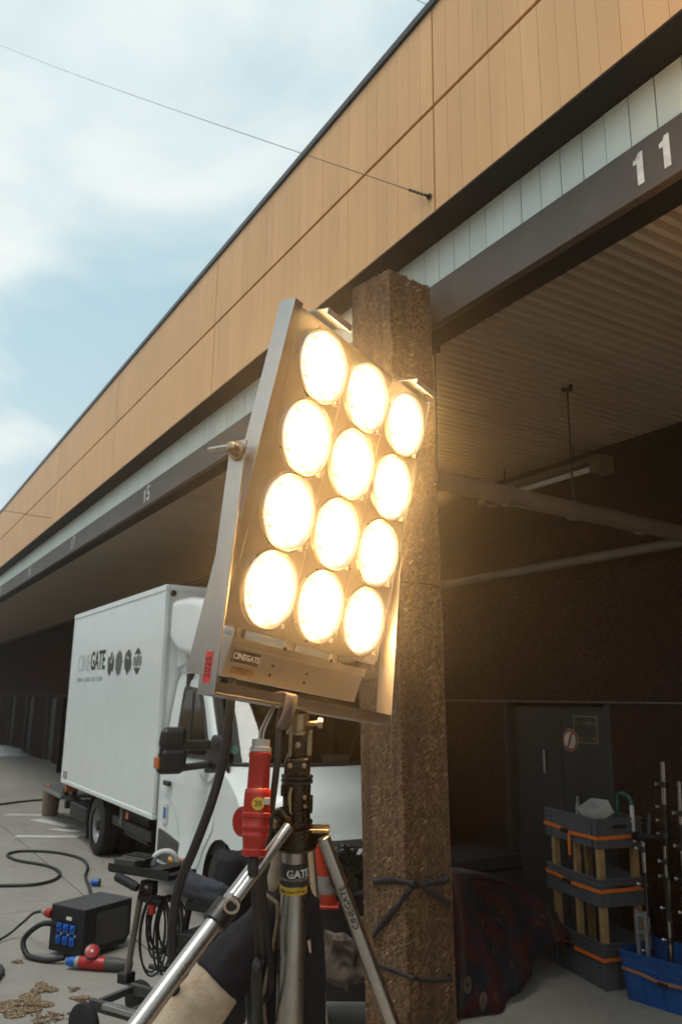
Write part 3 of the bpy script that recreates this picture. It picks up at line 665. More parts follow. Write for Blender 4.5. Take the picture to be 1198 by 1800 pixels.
box('platform_edge', (2.985, 13.2, 0.468), (2.999, 14.86, 0.528), M['alu'], tl); box('lift_arm', (3.15, 12.95, 0.40), (3.25, 13.6, 0.474), M['black'], tl)
for k in range(2): box('lift_hinge', (3.02 + 0.12*k, 13.12, 0.525), (3.10 + 0.12*k, 13.26, 0.60), M['darkmetal'], tl)
lathe('warning_lamp', (3.1, 14.6, 0.521), (0,0,1), [(0, 0.04), (0.02, 0.035), (0.03, 0.01)], M['amber'], tl, seg=12)
def wheel(x, y, r, wd, name='wheel'):
    t = lathe(name, (x, y, r), (1,0,0), [(0, r*0.62), (0.0, r*0.93), (0.02, r), (wd - 0.02, r), (wd, r*0.93), (wd, r*0.62)], M['rubberwheel'], tk, seg=40, cap=False)
    lathe('rim', (x + 0.02, y, r), (1,0,0), [(0.045, 0.01), (0.03, r*0.2), (0.035, r*0.28), (0.06, r*0.5), (0.005, r*0.585), (0.0, r*0.62), (0.06, r*0.61)], M['hub'], t, seg=32)
    lathe('hub_cap', (x + 0.005, y, r), (1,0,0), [(0, 0.02), (0.01, 0.06), (0.06, 0.065)], M['darkmetal'], t, seg=16)
    for k in range(6):
        a = k*math.pi/3; lathe('wheel_nut', (x + 0.03, y + 0.1*math.cos(a), r + 0.1*math.sin(a)), (1,0,0), [(0, 0.009), (0.02, 0.011)], M['hub'], t, seg=6)
RW = 0.355
wheel(2.99, 11.1, RW, 0.22); wheel(3.24, 11.1, RW, 0.22); wheel(3.02, 6.98, RW, 0.22); wheel(4.76, 6.98, RW, 0.22); wheel(4.78, 11.1, RW, 0.22)
pts = [(2.985, 11.1 + (RW+0.08)*math.cos(a), RW + (RW+0.08)*math.sin(a)) for a in [R(-5 + 190*i/16) for i in range(17)]]
b = MB()
for i in range(16): b.add([pts[i], pts[i+1], (3.5, *pts[i+1][1:]), (3.5, *pts[i][1:])], [(0,1,2,3)])
o = b.build('mudguard', M['black'], tk); s_ = o.modifiers.new('thick', 'SOLIDIFY'); s_.thickness = 0.012
box('mud_flap', (3.0, 11.58, 0.12), (3.45, 11.6, 0.45), M['black'], tk); box('mud_flap', (3.0, 11.66, 0.3), (3.4, 12.6, 0.5), M['black'], tk, bevel=0.02)
# cab: a profile swept across, corners swept back
CXC = 4.0
def hw(z): return 1.0 if z < 1.15 else (1.0 - 0.025*(z-1.15)/0.25 if z < 1.4 else (0.975 - 0.115*(z-1.4)/0.75 if z < 2.15 else 0.86 - 0.10*(z-2.15)/0.27))
prof = [(6.20, 0.32, 0.30), (6.12, 0.38, 0.32), (6.08, 0.55, 0.33), (6.08, 0.78, 0.33), (6.12, 0.84, 0.34), (6.15, 0.90, 0.36), (6.17, 1.05, 0.42), (6.25, 1.18, 0.48), (6.38, 1.27, 0.52), (6.60, 1.36, 0.55), (6.68, 1.40, 0.52),
        (7.02, 1.76, 0.52), (7.35, 2.10, 0.48), (7.44, 2.19, 0.45), (7.6, 2.28, 0.38), (7.85, 2.35, 0.28), (8.2, 2.39, 0.14), (8.72, 2.40, 0.0)]
S = [-1, -0.985, -0.95, -0.88, -0.75, -0.55, -0.3, 0, 0.3, 0.55, 0.75, 0.88, 0.95, 0.985, 1]
def cabpt(k, s, off=0.0):
    y, z, bu = prof[k]; e = max(0, abs(s) - 0.90)/0.1
    return Vector((CXC + s*hw(z), y + bu*abs(s)**2.6 - off, z - 0.05*e*e*(1 if z > 2.2 else 0) + off*0.6))
vs = [cabpt(k, s) for k in range(len(prof)) for s in S]; ns = len(S); fs = []; gl = []; dk_ = []
for k in range(len(prof) - 1):
    for j in range(ns - 1):
        f = (k*ns+j, k*ns+j+1, (k+1)*ns+j+1, (k+1)*ns+j)
        if 10 <= k < 13 and 2 <= j < ns - 3: gl.append((k, j)); continue
        if k < 4: dk_.append(f)
        else: fs.append(f)
cb = mesh('cab', vs, fs, M['truckwhite'], tk, smooth=True)
used = sorted({i for f in dk_ for i in f}); mp_ = {a: i for i, a in enumerate(used)}
bp = mesh('bumper', [vs[i] - Vector((0, 0.004, 0)) for i in used], [tuple(mp_[i] for i in f) for f in dk_], M['truckgrey'], tk, smooth=True)
box('bumper_gap', (3.25, 6.16, 0.818), (4.75, 6.3, 0.842), M['void'], bp)
box('front_grille', (3.45, 6.055, 0.5), (4.55, 6.2, 0.72), M['void'], bp, bevel=0.02)
wsv = []; wsf = []
for k in range(10, 14):
    for j in range(2, ns - 2): wsv.append(cabpt(k, S[j], -0.004))
nw = ns - 4
for k in range(3):
    for j in range(nw - 1): wsf.append((k*nw+j, k*nw+j+1, (k+1)*nw+j+1, (k+1)*nw+j))
ws = mesh('windscreen', wsv, wsf, M['glass'], cb, smooth=True)
tube('windscreen_seal', [cabpt(10, s, 0.003) for s in S[2:-2]] + [cabpt(k, S[-3], 0.003) for k in (11, 12, 13)] + [cabpt(13, s, 0.003) for s in S[2:-2][::-1]] + [cabpt(k, S[2], 0.003) for k in (12, 11)], 0.022, M['black'], cb, seg=6, closed=True, curve=False)
rod('wiper', cabpt(10, -0.5, 0.02), cabpt(11, -0.05, 0.03), 0.011, M['black'], cb); rod('wiper', cabpt(10, 0.1, 0.02), cabpt(11, 0.6, 0.03), 0.011, M['black'], cb)
# sides with wheel arch
def side(sgn):
    front = [cabpt(k, sgn) for k in range(len(prof))]; x = lambda z: CXC + sgn*hw(z)
    arch = [Vector((x(0.5), 6.98 + 0.415*math.cos(a), 0.36 + 0.415*math.sin(a))) for a in [R(-4 + 188*i/18) for i in range(19)]]
    def yf(z):
        for a, b in zip(front, front[1:]):
            if a.z <= z <= b.z: return a.y + (b.y - a.y)*(z - a.z)/max(1e-6, b.z - a.z)
        return front[-1].y if z > front[-1].z else front[0].y
    zs = sorted(set([0.32 + 0.024*i for i in range(20)] + [p.z for p in front if p.z > 0.8] + [1.15, 1.4, 2.15])); b = MB()
    zs = [z for z in zs if z <= front[-1].z + 1e-6]
    def av(z): q = 0.415**2 - (z - 0.36)**2; return math.sqrt(q) if q > 0 else 0.0
    for z0, z1 in zip(zs, zs[1:]):
        spans = [((yf(z0), 8.72), (yf(z1), 8.72))]
        if av(z0) > 0: spans = [((yf(z0), min(max(yf(z0), 6.98 - av(z0)), 6.98)), (yf(z1), max(yf(z1), 6.98 - av(z1)))), ((6.98 + av(z0), 8.72), (6.98 + av(z1), 8.72))]
        for (a0, a1), (c0, c1) in spans: b.add([(x(z0), a0, z0), (x(z0), a1, z0), (x(z1), c1, z1), (x(z1), c0, z1)], [(0,1,2,3)])
    b.build('cab_side', M['truckwhite'], cb)
    aw = MB()
    for i in range(18): aw.add([arch[i], arch[i+1], arch[i+1] - Vector((sgn*0.4,0,0)), arch[i] - Vector((sgn*0.4,0,0))], [(0,1,2,3)])
    aw.build('wheel_arch', M['void'], cb)
side(-1); side(1)
xs_ = lambda z, o=0.004: CXC - hw(z) - o
def sidepoly(name, pts, mat, off, parent, th=0.006, bev=0.0):
    b = MB(); P3 = [Vector((xs_(z, off), y, z)) for (y, z) in pts]; b.prism(P3, (th + off*0.5, 0, 0)); return b.build(name, mat, parent, bevel=bev)
def rounded(pts, r=0.06, n=4):
    out = []; N = len(pts)
    for i in range(N):
        a, b, c = Vector(pts[i-1]), Vector(pts[i]), Vector(pts[(i+1) % N]); p = b + (a-b).normalized()*r; q = b + (c-b).normalized()*r
        for k in range(n + 1): t = k/n; out.append(tuple((1-t)**2*p + 2*t*(1-t)*b + t*t*q))
    return out
dr = sidepoly('door', rounded([(8.60, 0.42), (7.52, 0.42), (7.40, 0.62), (7.16, 0.85), (7.20, 1.38), (7.86, 2.15), (8.52, 2.20), (8.62, 1.4)], 0.1), M['truckwhite'], 0.012, cb, 0.02, 0.006)
sidepoly('window_seal', rounded([(8.38, 1.40), (7.38, 1.42), (7.92, 2.08), (8.45, 2.13)], 0.10), M['black'], 0.016, dr, 0.012)
sidepoly('window_pane', rounded([(8.33, 1.44), (7.45, 1.46), (7.95, 2.04), (8.40, 2.09)], 0.09), M['darkglass'], 0.021, dr, 0.008)
MB().tube([(xs_(1.46, 0.024), 7.95, 1.46), (xs_(2.05, 0.024), 8.1, 2.05)], 0.014, 6).build('window_bar', M['black'], dr)
sidepoly('sill_panel', rounded([(8.62, 0.36), (8.05, 0.36), (8.0, 0.60), (8.62, 0.66)], 0.03), M['truckgrey'], 0.018, dr, 0.012)
box('door_handle', (xs_(1.1) - 0.045, 8.30, 1.10), (xs_(1.1) - 0.012, 8.48, 1.15), M['black'], dr, bevel=0.01)
sidepoly('blue_sticker', [(8.53, 0.72), (8.40, 0.72), (8.40, 0.92), (8.53, 0.92)], M['label'], 0.0145, dr, 0.002)
sidepoly('blue_print', [(8.50, 0.77), (8.425, 0.77), (8.425, 0.88), (8.50, 0.88)], M['blue'], 0.016, dr, 0.0012)
# fuel flap line
tube('flap_line', [(xs_(1.0, 0.0125), 8.57, 1.02), (xs_(1.0, 0.0125), 8.3, 0.96), (xs_(0.8, 0.0125), 8.1, 0.80), (xs_(0.7, 0.0125), 8.02, 0.66)], 0.003, M['inkgrey'], dr, seg=5)
# mirror
mi = MB().obox((2.66, 7.42, 1.625), Vector((0.125, -0.02, 0)), Vector((0.02, 0.085, 0)), Vector((0.012, 0, 0.10))).build('wing_mirror', M['mirror'], tk, bevel=0.06, seg=5)
MB().obox((2.655, 7.42, 1.425), Vector((0.13, -0.02, 0)), Vector((0.02, 0.09, 0)), Vector((0.014, 0, 0.118))).build('lower_housing', M['mirror'], mi, bevel=0.06, seg=5)
MB().obox((2.66, 7.42, 1.53), Vector((0.12, -0.02, 0)), Vector((0.02, 0.075, 0)), Vector((0, 0, 0.05))).build('housing_core', M['mirror'], mi)
MB().obox((2.87, 7.36, 1.565), Vector((0.13, -0.03, 0.0)), Vector((0.01, 0.04, 0)), Vector((0, 0, 0.045))).build('mirror_arm', M['mirror'], mi, bevel=0.02)
MB().obox((2.87, 7.36, 1.375), Vector((0.13, -0.03, 0.015)), Vector((0.01, 0.04, 0)), Vector((0, 0, 0.032))).build('mirror_arm', M['mirror'], mi, bevel=0.02)
sidepoly('mirror_mount', rounded([(7.46, 1.3), (7.15, 1.32), (7.13, 1.64), (7.40, 1.66)], 0.06), M['mirror'], 0.03, mi, 0.03, 0.012)
sidepoly('mirror_base', rounded([(7.62, 1.30), (7.30, 1.22), (7.16, 1.32), (7.3, 1.42), (7.6, 1.40)], 0.04), M['truckwhite'], 0.026, mi, 0.03, 0.01)
box('indicator', (2.50, 7.35, 1.36), (2.525, 7.47, 1.46), M['amber'], mi, bevel=0.008)
# interior and things behind the glass
for sg_ in (-1, 1):
    lz = [0.6, 1.0, 1.4, 1.8, 2.12, 2.3]; lv = [Vector((CXC + sg_*(hw(z) - 0.035), y, z)) for z in lz for y in (6.95 + (0.75*(z - 1.3) if z > 1.3 else 0), 8.3)]
    o = mesh('cab_lining', lv, [(2*i, 2*i+1, 2*i+3, 2*i+2) for i in range(len(lz)-1)], M['interior'], cb); mo = o.modifiers.new('thick', 'SOLIDIFY'); mo.thickness = 0.012; mo.offset = 0
mesh('roof_lining', [(3.2, 7.75, 2.2), (4.8, 7.75, 2.2), (4.8, 8.3, 2.25), (3.2, 8.3, 2.25)], [(0,1,2,3)], M['interior'], cb)
box('dashboard', (3.1, 6.98, 1.05), (4.9, 7.5, 1.36), M['interior'], cb, bevel=0.06); box('seat_row', (3.2, 7.95, 1.0), (4.8, 8.2, 1.9), M['interior'], cb, bevel=0.1)
box('cab_back', (3.12, 8.3, 0.6), (4.88, 8.4, 2.25), M['interior'], cb); box('cab_floor', (3.1, 6.6, 0.55), (4.9, 8.6, 0.65), M['interior'], cb)
MB().obox((3.75, 7.05, 1.44), Vector((0.1,0.03,0)), Vector((0,0.02,0.05)), Vector((0,-0.002,0.001))).build('paper_sheet', M['cardboard'], cb)
MB().obox((4.2, 7.05, 1.42), Vector((0.14,-0.02,0)), Vector((0,0.03,0.045)), Vector((0,-0.002,0.001))).build('paper_sheet', M['cardboard'], cb)
c3 = (cabpt(10, -0.88, 0.0) + cabpt(11, -0.88, 0.0))/2 + Vector((0.02, -0.01, -0.06))
nrm = (cabpt(11, -0.8) - cabpt(10, -0.8)).cross(cabpt(10, -0.55) - cabpt(10, -0.88)).normalized()
if nrm.y > 0: nrm = -nrm
lathe('round_sticker', c3 + nrm*0.0, nrm, [(0, 0.05), (0.002, 0.05)], pm('green_badge', (0.03, 0.36, 0.25), 0.5), cb, seg=20)
# roof fairing
fp = [(8.73, 3.07), (8.73, 2.62), (8.45, 2.47), (8.0, 2.40), (7.72, 2.44), (7.50, 2.62), (7.54, 2.82), (7.80, 2.99), (8.2, 3.06)]
o = MB().prism([(3.0, y, z) for y, z in fp], (2.0, 0, 0)).build('roof_fairing', M['truckwhite'], tk, bevel=0.09, seg=5)
box('fairing_strut', (3.3, 8.3, 2.36), (3.4, 8.5, 2.6), M['truckwhite'], o); box('fairing_strut', (4.6, 8.3, 2.36), (4.7, 8.5, 2.6), M['truckwhite'], o)
box('cab_neck', (3.16, 8.46, 2.24), (4.84, 8.755, 2.5), M['truckwhite'], tk, bevel=0.05, seg=4)
o = MB().prism([(3.12, 8.755, 2.30), (3.12, 8.45, 2.36), (3.12, 8.5, 2.62), (3.12, 8.755, 2.74)], (1.76, 0, 0)).build('fairing_collar', M['truckwhite'], tk, bevel=0.03, seg=3)

# ---------------------------------------------------------------- lamp bank
O_ = Vector((1.1473, 1.8983, 2.5591)); U_ = Vector((0.92233348, 0.36998096, -0.11142284)).normalized()
W_ = Vector((0.16493194, -0.11619697, 0.97943643)); W_ = (W_ - U_*W_.dot(U_)).normalized(); N_ = U_.cross(W_)
def Pf(a, b, c): return O_ + U_*a + W_*b + N_*c
Zv = Vector((0,0,1)); Yw = (Zv - U_*U_.dot(Zv)).normalized(); Ym = U_.cross(Yw)
def Yf(a, b, c): return O_ + U_*a + Yw*b + Ym*c
def pbox(a0, a1, b0, b1, c0, c1, fr='P', mb=None):
    F = Pf if fr == 'P' else Yf; X, Y, Z = (U_, W_, N_) if fr == 'P' else (U_, Yw, Ym)
    return (mb or MB()).obox(F((a0+a1)/2, (b0+b1)/2, (c0+c1)/2), X*((a1-a0)/2), Y*((b1-b0)/2), Z*((c1-c0)/2))
lb = thing('lamp_bank', tuple(Yf(-0.025, -0.6, -0.02)), 'bank of twelve lit round lamps in an aluminium frame on the stand', 'film light')
RA, RB = -0.365, 0.318
# side rails
pbox(RA - 0.005, RA, -0.56, 0.44, -0.056, 0.0).build('side_rail', M['alu'], lb, bevel=0.0015)
pbox(RA + 0.0005, RA + 0.028, -0.56, 0.44, -0.004, -0.001).build('rail_flange', M['alu'], lb)
pbox(RB, RB + 0.005, -0.42, 0.44, -0.056, 0.0).build('side_rail', M['alu'], lb, bevel=0.0015)
# lamp bars: one plate for each column of four lamps, its holes rimmed
colx = (-0.21, 0.0, 0.21); rows = (0.315, 0.105, -0.105, -0.315)
ca = [RA + 0.0295, -0.106, 0.104, RB - 0.001]
def plate_with_holes(a0, a1, b0, b1, c, cents, r, thick):
    bmx = bmesh.new(); edges = []
    def loop(pts):
        vv = [bmx.verts.new((p[0], p[1], 0)) for p in pts]; return [bmx.edges.new((vv[i], vv[(i+1) % len(vv)])) for i in range(len(vv))]
    edges += loop([(a0, b0), (a1, b0), (a1, b1), (a0, b1)])
    for (x, y) in cents: edges += loop([(x + r*math.cos(-2*math.pi*k/32), y + r*math.sin(-2*math.pi*k/32)) for k in range(32)])
    bmesh.ops.triangle_fill(bmx, use_beauty=True, edges=edges)
    bmx.verts.index_update(); fv = [v.co.copy() for v in bmx.verts]; ff = [tuple(v.index for v in f.verts) for f in bmx.faces]; bmx.free()
    return [Pf(v.x, v.y, c) for v in fv], ff
for i, ax in enumerate(colx):
    v_, f_ = plate_with_holes(ca[i] + 0.001, ca[i+1] - 0.001, -0.425, 0.425, -0.004, [(ax, r) for r in rows], 0.099, 0.003)
    br = mesh('lamp_bar', v_, f_, M['alu'], lb); sm = br.modifiers.new('thick', 'SOLIDIFY'); sm.thickness = 0.004; sm.offset = 0
    pbox(ca[i] + 0.001, ca[i+1] - 0.001, -0.43, 0.43, -0.056, -0.054).build('bar_back', M['darkmetal'], br)
    pbox(ca[i] + 0.001, ca[i+1] - 0.001, 0.4255, 0.43, -0.054, -0.002).build('bar_top', M['alu'], br)
    pbox(ca[i] + 0.001, ca[i+1] - 0.001, -0.43, -0.4255, -0.054, -0.002).build('bar_foot', M['alu'], br)
# lamps: lens dome, rim, retaining ring and clip; oriented copies
rot = Matrix((U_, W_, N_)).transposed().to_4x4()
seg = 40; dome = []; df = []
nr = 9
for i in range(nr):
    r = 0.0945*i/(nr-1); z = 0.026*(1 - (r/0.0945)**2)
    for k in range(seg): dome.append((r*math.cos(2*math.pi*k/seg), r*math.sin(2*math.pi*k/seg), z))
for i in range(nr-1):
    for k in range(seg): df.append((i*seg+k, i*seg+(k+1)%seg, (i+1)*seg+(k+1)%seg, (i+1)*seg+k))
lens_me = bpy.data.meshes.new('lens'); lens_me.from_pydata(dome, [], df); lens_me.update(); lens_me.materials.append(M['lens'])
bm0 = bmesh.new(); bm0.from_mesh(lens_me); bmesh.ops.remove_doubles(bm0, verts=bm0.verts, dist=1e-5); bmesh.ops.recalc_face_normals(bm0, faces=bm0.faces); bm0.to_mesh(lens_me); bm0.free()
for p in lens_me.polygons: p.use_smooth = True
def local_mesh(name, b, mat):
    me = bpy.data.meshes.new(name); me.from_pydata(b.v, [], b.f); me.update(); me.materials.append(mat)
    for p in me.polygons: p.use_smooth = True
    me.set_sharp_from_angle(angle=R(50)); return me
rim_me = local_mesh('rim', MB().lathe((0,0,0), (0,0,1), [(-0.05, 0.09), (-0.006, 0.099), (0.002, 0.1035), (0.008, 0.1035), (0.011, 0.100), (0.008, 0.0955), (-0.002, 0.0945)], 40, cap=False), M['alu'])
ring_b = MB().tube([(0.1065*math.cos(a), 0.1065*math.sin(a), 0.004) for a in [R(20 + 320*i/40) for i in range(41)]], 0.0028, 6)
ring_me = local_mesh('retaining_ring', ring_b, M['steel'])
clip_b = MB().box((0.062, -0.088, 0.004), (0.074, -0.078, 0.022)); clip_b.box((0.07, -0.082, 0.01), (0.085, -0.076, 0.016))
clip_me = local_mesh('clip', clip_b, M['steel'])
for b_ in rows:
    for a_ in colx:
        c = Pf(a_, b_, 0.0)
        e = bpy.data.objects.new('lamp', rim_me); place(e, c, lb); e.rotation_euler = rot.to_euler()
        for nm, me in (('lens', lens_me), ('retaining_ring', ring_me), ('clip', clip_me)):
            o = bpy.data.objects.new(nm, me); COL.objects.link(o); o.parent = e
# top brackets (angled tabs standing off the upper edge)
for a_ in (-0.235, 0.215):
    o = pbox(a_ - 0.06, a_ + 0.045, 0.440, 0.444, -0.02, 0.055).build('top_tab', M['capwhite'], lb)
    pbox(a_ - 0.06, a_ + 0.045, 0.424, 0.4395, 0.0515, 0.055).build('tab_lip', M['capwhite'], o)
# control box under the lamps
ct = MB(); 
cbx = [Pf(-0.296, -0.452, 0.0), Pf(0.268, -0.452, 0.0), Pf(0.268, -0.452, -0.10), Pf(-0.296, -0.452, -0.10), Pf(-0.296, -0.552, -0.012), Pf(0.268, -0.552, -0.012), Pf(0.268, -0.556, -0.10), Pf(-0.296, -0.556, -0.10)]
ct.add(cbx, [(0,1,2,3), (4,5,6,7), (0,1,5,4), (1,2,6,5), (2,3,7,6), (3,0,4,7)])
cbo = ct.build('control_box', M['alu'], lb, bevel=0.003)
pbox(-0.30, 0.272, -0.474, -0.4515, -0.002, 0.003).build('box_flange', M['alu'], cbo, bevel=0.001)
for a_ in (-0.26, -0.06, 0.14): lathe('spacer', Pf(a_, -0.46, -0.02), W_, [(0, 0.016), (0.034, 0.016)], M['brassbright'], lb, seg=14)
for a_, m_ in ((-0.12, 'ink'), (0.08, 'ink')): lathe('screw', Pf(a_, -0.452, 0.0165), N_, [(0, 0.006), (0.003, 0.005)], M[m_], cbo, seg=8)
fn = (cbx[1] - cbx[0]).cross(cbx[4] - cbx[0]).normalized(); fn = fn if fn.dot(N_) > 0 else -fn
fd = (cbx[0] - cbx[4]).normalized()
def face(a, t, off): return cbx[0].lerp(cbx[1], a) - fd*t + fn*off
MB().obox(face(0.115, 0.046, 0.0025), U_*0.048, fd*0.0155, fn*0.0012).build('maker_label', M['ink'], cbo)
text('lettering', 'CINEGATE', 0.0205, face(0.115, 0.046, 0.0045), U_, fd, M['label'], cbo, extrude=0.0004, offset=0.0004)
MB().obox(face(0.12, 0.082, 0.0015), U_*0.043, fd*0.008, fn*0.0006).build('type_plate', M['brassbright'], cbo)
for f_, t_ in ((0.30, 0.05), (0.30, 0.075), (0.55, 0.05), (0.55, 0.075)): lathe('screw', face(f_, t_, 0.0), fn, [(0, 0.0045), (0.003, 0.004)], M['ink'], cbo, seg=8)
# yoke
YL, YR, YB = -0.390, 0.335, -0.60
pbox(YL - 0.006, YL, YB, 0.035, -0.072, -0.016, 'Y').build('yoke_arm', M['alu'], lb, bevel=0.0015)
pbox(YR, YR + 0.006, YB, 0.035, -0.072, -0.016, 'Y').build('yoke_arm', M['alu'], lb, bevel=0.0015)
cr = pbox(YL + 0.0005, YR - 0.0005, YB, YB + 0.006, -0.072, -0.016, 'Y').build('yoke_crossbar', M['alu'], lb, bevel=0.0015)
pbox(YL + 0.0005, YR - 0.0005, YB + 0.0065, YB + 0.030, -0.0195, -0.0165, 'Y').build('crossbar_lip', M['alu'], cr)
lathe('pivot_knob', Yf(YL - 0.007, 0.005, -0.04), -U_, [(0, 0.026), (0.006, 0.026), (0.008, 0.016), (0.028, 0.016), (0.032, 0.010)], M['brassbright'], lb, seg=18)
h0 = Yf(YL - 0.03, 0.008, -0.04); rod('tilt_lever', h0, at(366, 791, 2.02), 0.007, M['steel'], lb, r2=0.006)
lathe('pivot_bolt', Yf(YL + 0.001, 0.005, -0.044), U_, [(0, 0.012), (0.034, 0.012)], M['steel'], lb, seg=10)
lathe('pivot_bolt', Yf(YR - 0.001, 0.005, -0.044), -U_, [(0, 0.012), (0.02, 0.012)], M['steel'], lb, seg=10)
lb_lab = MB().obox(Yf(YL - 0.0065, YB + 0.062, -0.046), Ym*0.0115, Yw*0.036, U_*0.0006).build('red_label', M['redlabel'], lb)
text('lettering', '2025', 0.026, Yf(YL - 0.0078, YB + 0.062, -0.046), Yw, -Ym, M['ink'], lb_lab, extrude=0.0003)
lathe('spigot_nut', Yf(-0.0, YB + 0.0065, -0.045), Yw, [(0, 0.014), (0.014, 0.014), (0.016, 0.009)], M['brassbright'], cr, seg=6)

# ---------------------------------------------------------------- wind-up stand
T_ = Yf(-0.055, YB, -0.045); B_ = at(508, 1800, 1.965); AX = (B_ - T_)
def ax(y): return T_ + AX*((y - 1247.0)/553.0)
DN = AX.normalized(); FOOT = T_ + DN*(T_.z/(-DN.z)); UPV = -DN
st = thing('lamp_stand', (FOOT.x, FOOT.y, 0), 'heavy steel wind-up stand with three splayed legs holding the lamp bank', 'stand')
side_ = UPV.cross(FW).normalized(); side_ = side_ if side_.dot(RT) > 0 else -side_; fr_ = side_.cross(UPV).normalized(); fr_ = fr_ if fr_.dot(FW) < 0 else -fr_
def sp_(y, r, y2, r2=None): 
    a, b = ax(y), ax(y2); return a, b - a, [(0, r), ((b-a).length, r2 or r)]
def ringpart(name, prof, mat, parent, seg=24):
    "prof: list of (photo row, radius) down the stand axis"
    a = ax(prof[0][0]); return lathe(name, a, DN, [((ax(y) - a).length*(1 if y >= prof[0][0] else -1), r) for y, r in prof], mat, parent, seg)
ringpart('spigot', [(1248, 0.014), (1252, 0.026), (1282, 0.026), (1283, 0.032), (1290, 0.032), (1291, 0.022), (1300, 0.022)], M['brassbright'], st)
o = rod('clamp_screw', ax(1270) + side_*0.02 + fr_*0.01, ax(1268) + side_*0.055 + fr_*0.02, 0.007, M['brassbright'], st); lathe('screw_head', ax(1268) + side_*0.05 + fr_*0.018, side_, [(0, 0.013), (0.012, 0.013)], M['brassbright'], o, seg=6)
MB().obox((ax(1286) + ax(1332))/2, side_*0.024, fr_*0.026, UPV*((ax(1332)-ax(1286)).length/2)).build('clamp_body', M['brass'], st, bevel=0.008)
MB().obox((ax(1282) + ax(1330))/2 + side_*0.027, side_*0.010, fr_*0.014, UPV*((ax(1330)-ax(1282)).length/2)).build('clamp_cheek', M['brassbright'], st, bevel=0.004)
MB().obox((ax(1331) + ax(1366))/2, side_*0.033, fr_*0.034, UPV*((ax(1366)-ax(1331)).length/2)).build('head_block', M['brass'], st, bevel=0.009)
ringpart('head_ring', [(1365, 0.030), (1366, 0.041), (1370, 0.041), (1371, 0.035), (1373, 0.035), (1374, 0.041), (1379, 0.041), (1380, 0.034)], M['black'], st)
ringpart('head_housing', [(1379, 0.033), (1384, 0.036), (1425, 0.035), (1427, 0.040), (1432, 0.040), (1434, 0.036), (1470, 0.040)], M['brass'], st)
MB().tube([ax(1384) + fr_*0.034 + side_*-0.012, ax(1400) + fr_*0.036 + side_*-0.016, ax(1425) + fr_*0.037 + side_*-0.014, ax(1440) + fr_*0.039 + side_*-0.01], 0.005, 6).build('casting_rib', M['brassbright'], st)
for (y_, sx_, fx_, r_) in ((1345, -0.018, 0.034, 0.007), (1345, 0.018, 0.034, 0.007), (1308, 0.0, 0.027, 0.008), (1402, 0.022, 0.030, 0.006), (1418, 0.024, 0.029, 0.006)):
    lathe('head_bolt', ax(y_) + side_*sx_ + fr_*fx_, fr_, [(0, r_), (0.005, r_), (0.006, r_*0.8)], M['brassbright'], st, seg=6)
rod('guide_pin', ax(1284) - side_*0.019 + fr_*0.024, ax(1330) - side_*0.019 + fr_*0.030, 0.0045, M['brassbright'], st)
rod('guide_pin', ax(1384) + side_*0.024 + fr_*0.028, ax(1450) + side_*0.026 + fr_*0.032, 0.005, M['brass'], st)
MB().obox(ax(1392) - side_*0.034 + fr_*0.006, side_*0.006, fr_*0.018, UPV*0.014).build('head_lug', M['brass'], st, bevel=0.003)
MB().obox(ax(1418) + side_*0.036, side_*0.006, fr_*0.02, UPV*0.02).build('head_lug', M['brass'], st, bevel=0.003)
ringpart('lower_ring', [(1446, 0.036), (1447, 0.043), (1452, 0.043), (1453, 0.036)], M['brass'], st)
kn = lathe('crank_hub', ax(1443) + fr_*0.03 - side_*0.030, (fr_*0.8 - side_*0.6), [(0, 0.034), (0.014, 0.036), (0.02, 0.033), (0.024, 0.030)], M['brass'], st, seg=6)
lathe('crank_bolt', ax(1444) + fr_*0.045 - side_*0.045, (fr_*0.8 - side_*0.6), [(0, 0.017), (0.02, 0.017), (0.023, 0.014)], M['brassbright'], kn, seg=6)
ringpart('crown', [(1456, 0.036), (1460, 0.052), (1494, 0.056), (1500, 0.046)], M['brass'], st)
MB().obox(ax(1462) + side_*0.045 - fr_*0.0, side_*0.042, fr_*0.03, UPV*0.005).build('crown_plate', M['brassbright'], st, bevel=0.003)
MB().obox(ax(1478) + side_*0.055 - fr_*0.03, side_*0.030, fr_*0.006, UPV*0.022).build('leg_bracket', M['brass'], st, bevel=0.003)
MB().obox(ax(1476) - side_*0.05, side_*0.022, fr_*0.03, UPV*0.02).build('leg_bracket', M['brass'], st, bevel=0.004)
L_ = (FOOT - ax(1498)).length
lathe('centre_column', ax(1498), DN, [(0, 0.0325), (0.17, 0.0325), (0.175, 0.034), (L_ - 0.35, 0.034)], M['steel'], st, seg=32)
bnd = ringpart('black_band', [(1521, 0.0331), (1522, 0.0345), (1559, 0.0350), (1560, 0.034)], M['ink'], st, 32)
yb = ringpart('yellow_band', [(1562, 0.034), (1562.5, 0.0353), (1574, 0.0353), (1574.5, 0.034)], M['yellow'], st, 32)
def wrap_text(name, s, size, y, r, mat, parent, a0, off=0.0):
    "letters wrapped round the column"
    o = text(name, s, size, (0,0,0), (1,0,0), (0,1,0), mat, None, align='CENTER', offset=off, extrude=0.0004)
    me = o.data; c = ax(y); right = (fr_.cross(UPV)); right = right if right.dot(side_) > 0 else -right
    for v in me.vertices:
        a = a0 + v.co.x/r; v.co = (fr_*math.cos(a) + right*math.sin(a))*(r + v.co.z) + UPV*v.co.y
    o.parent = parent; o.location = c - ORI[parent]; ORI[o] = c; return o
wrap_text('lettering', 'CINE', 0.026, 1537, 0.0353, M['inkdark'], bnd, -0.62); wrap_text('lettering', 'GATE', 0.026, 1538, 0.0353, M['label'], bnd, 0.42, 0.0008)
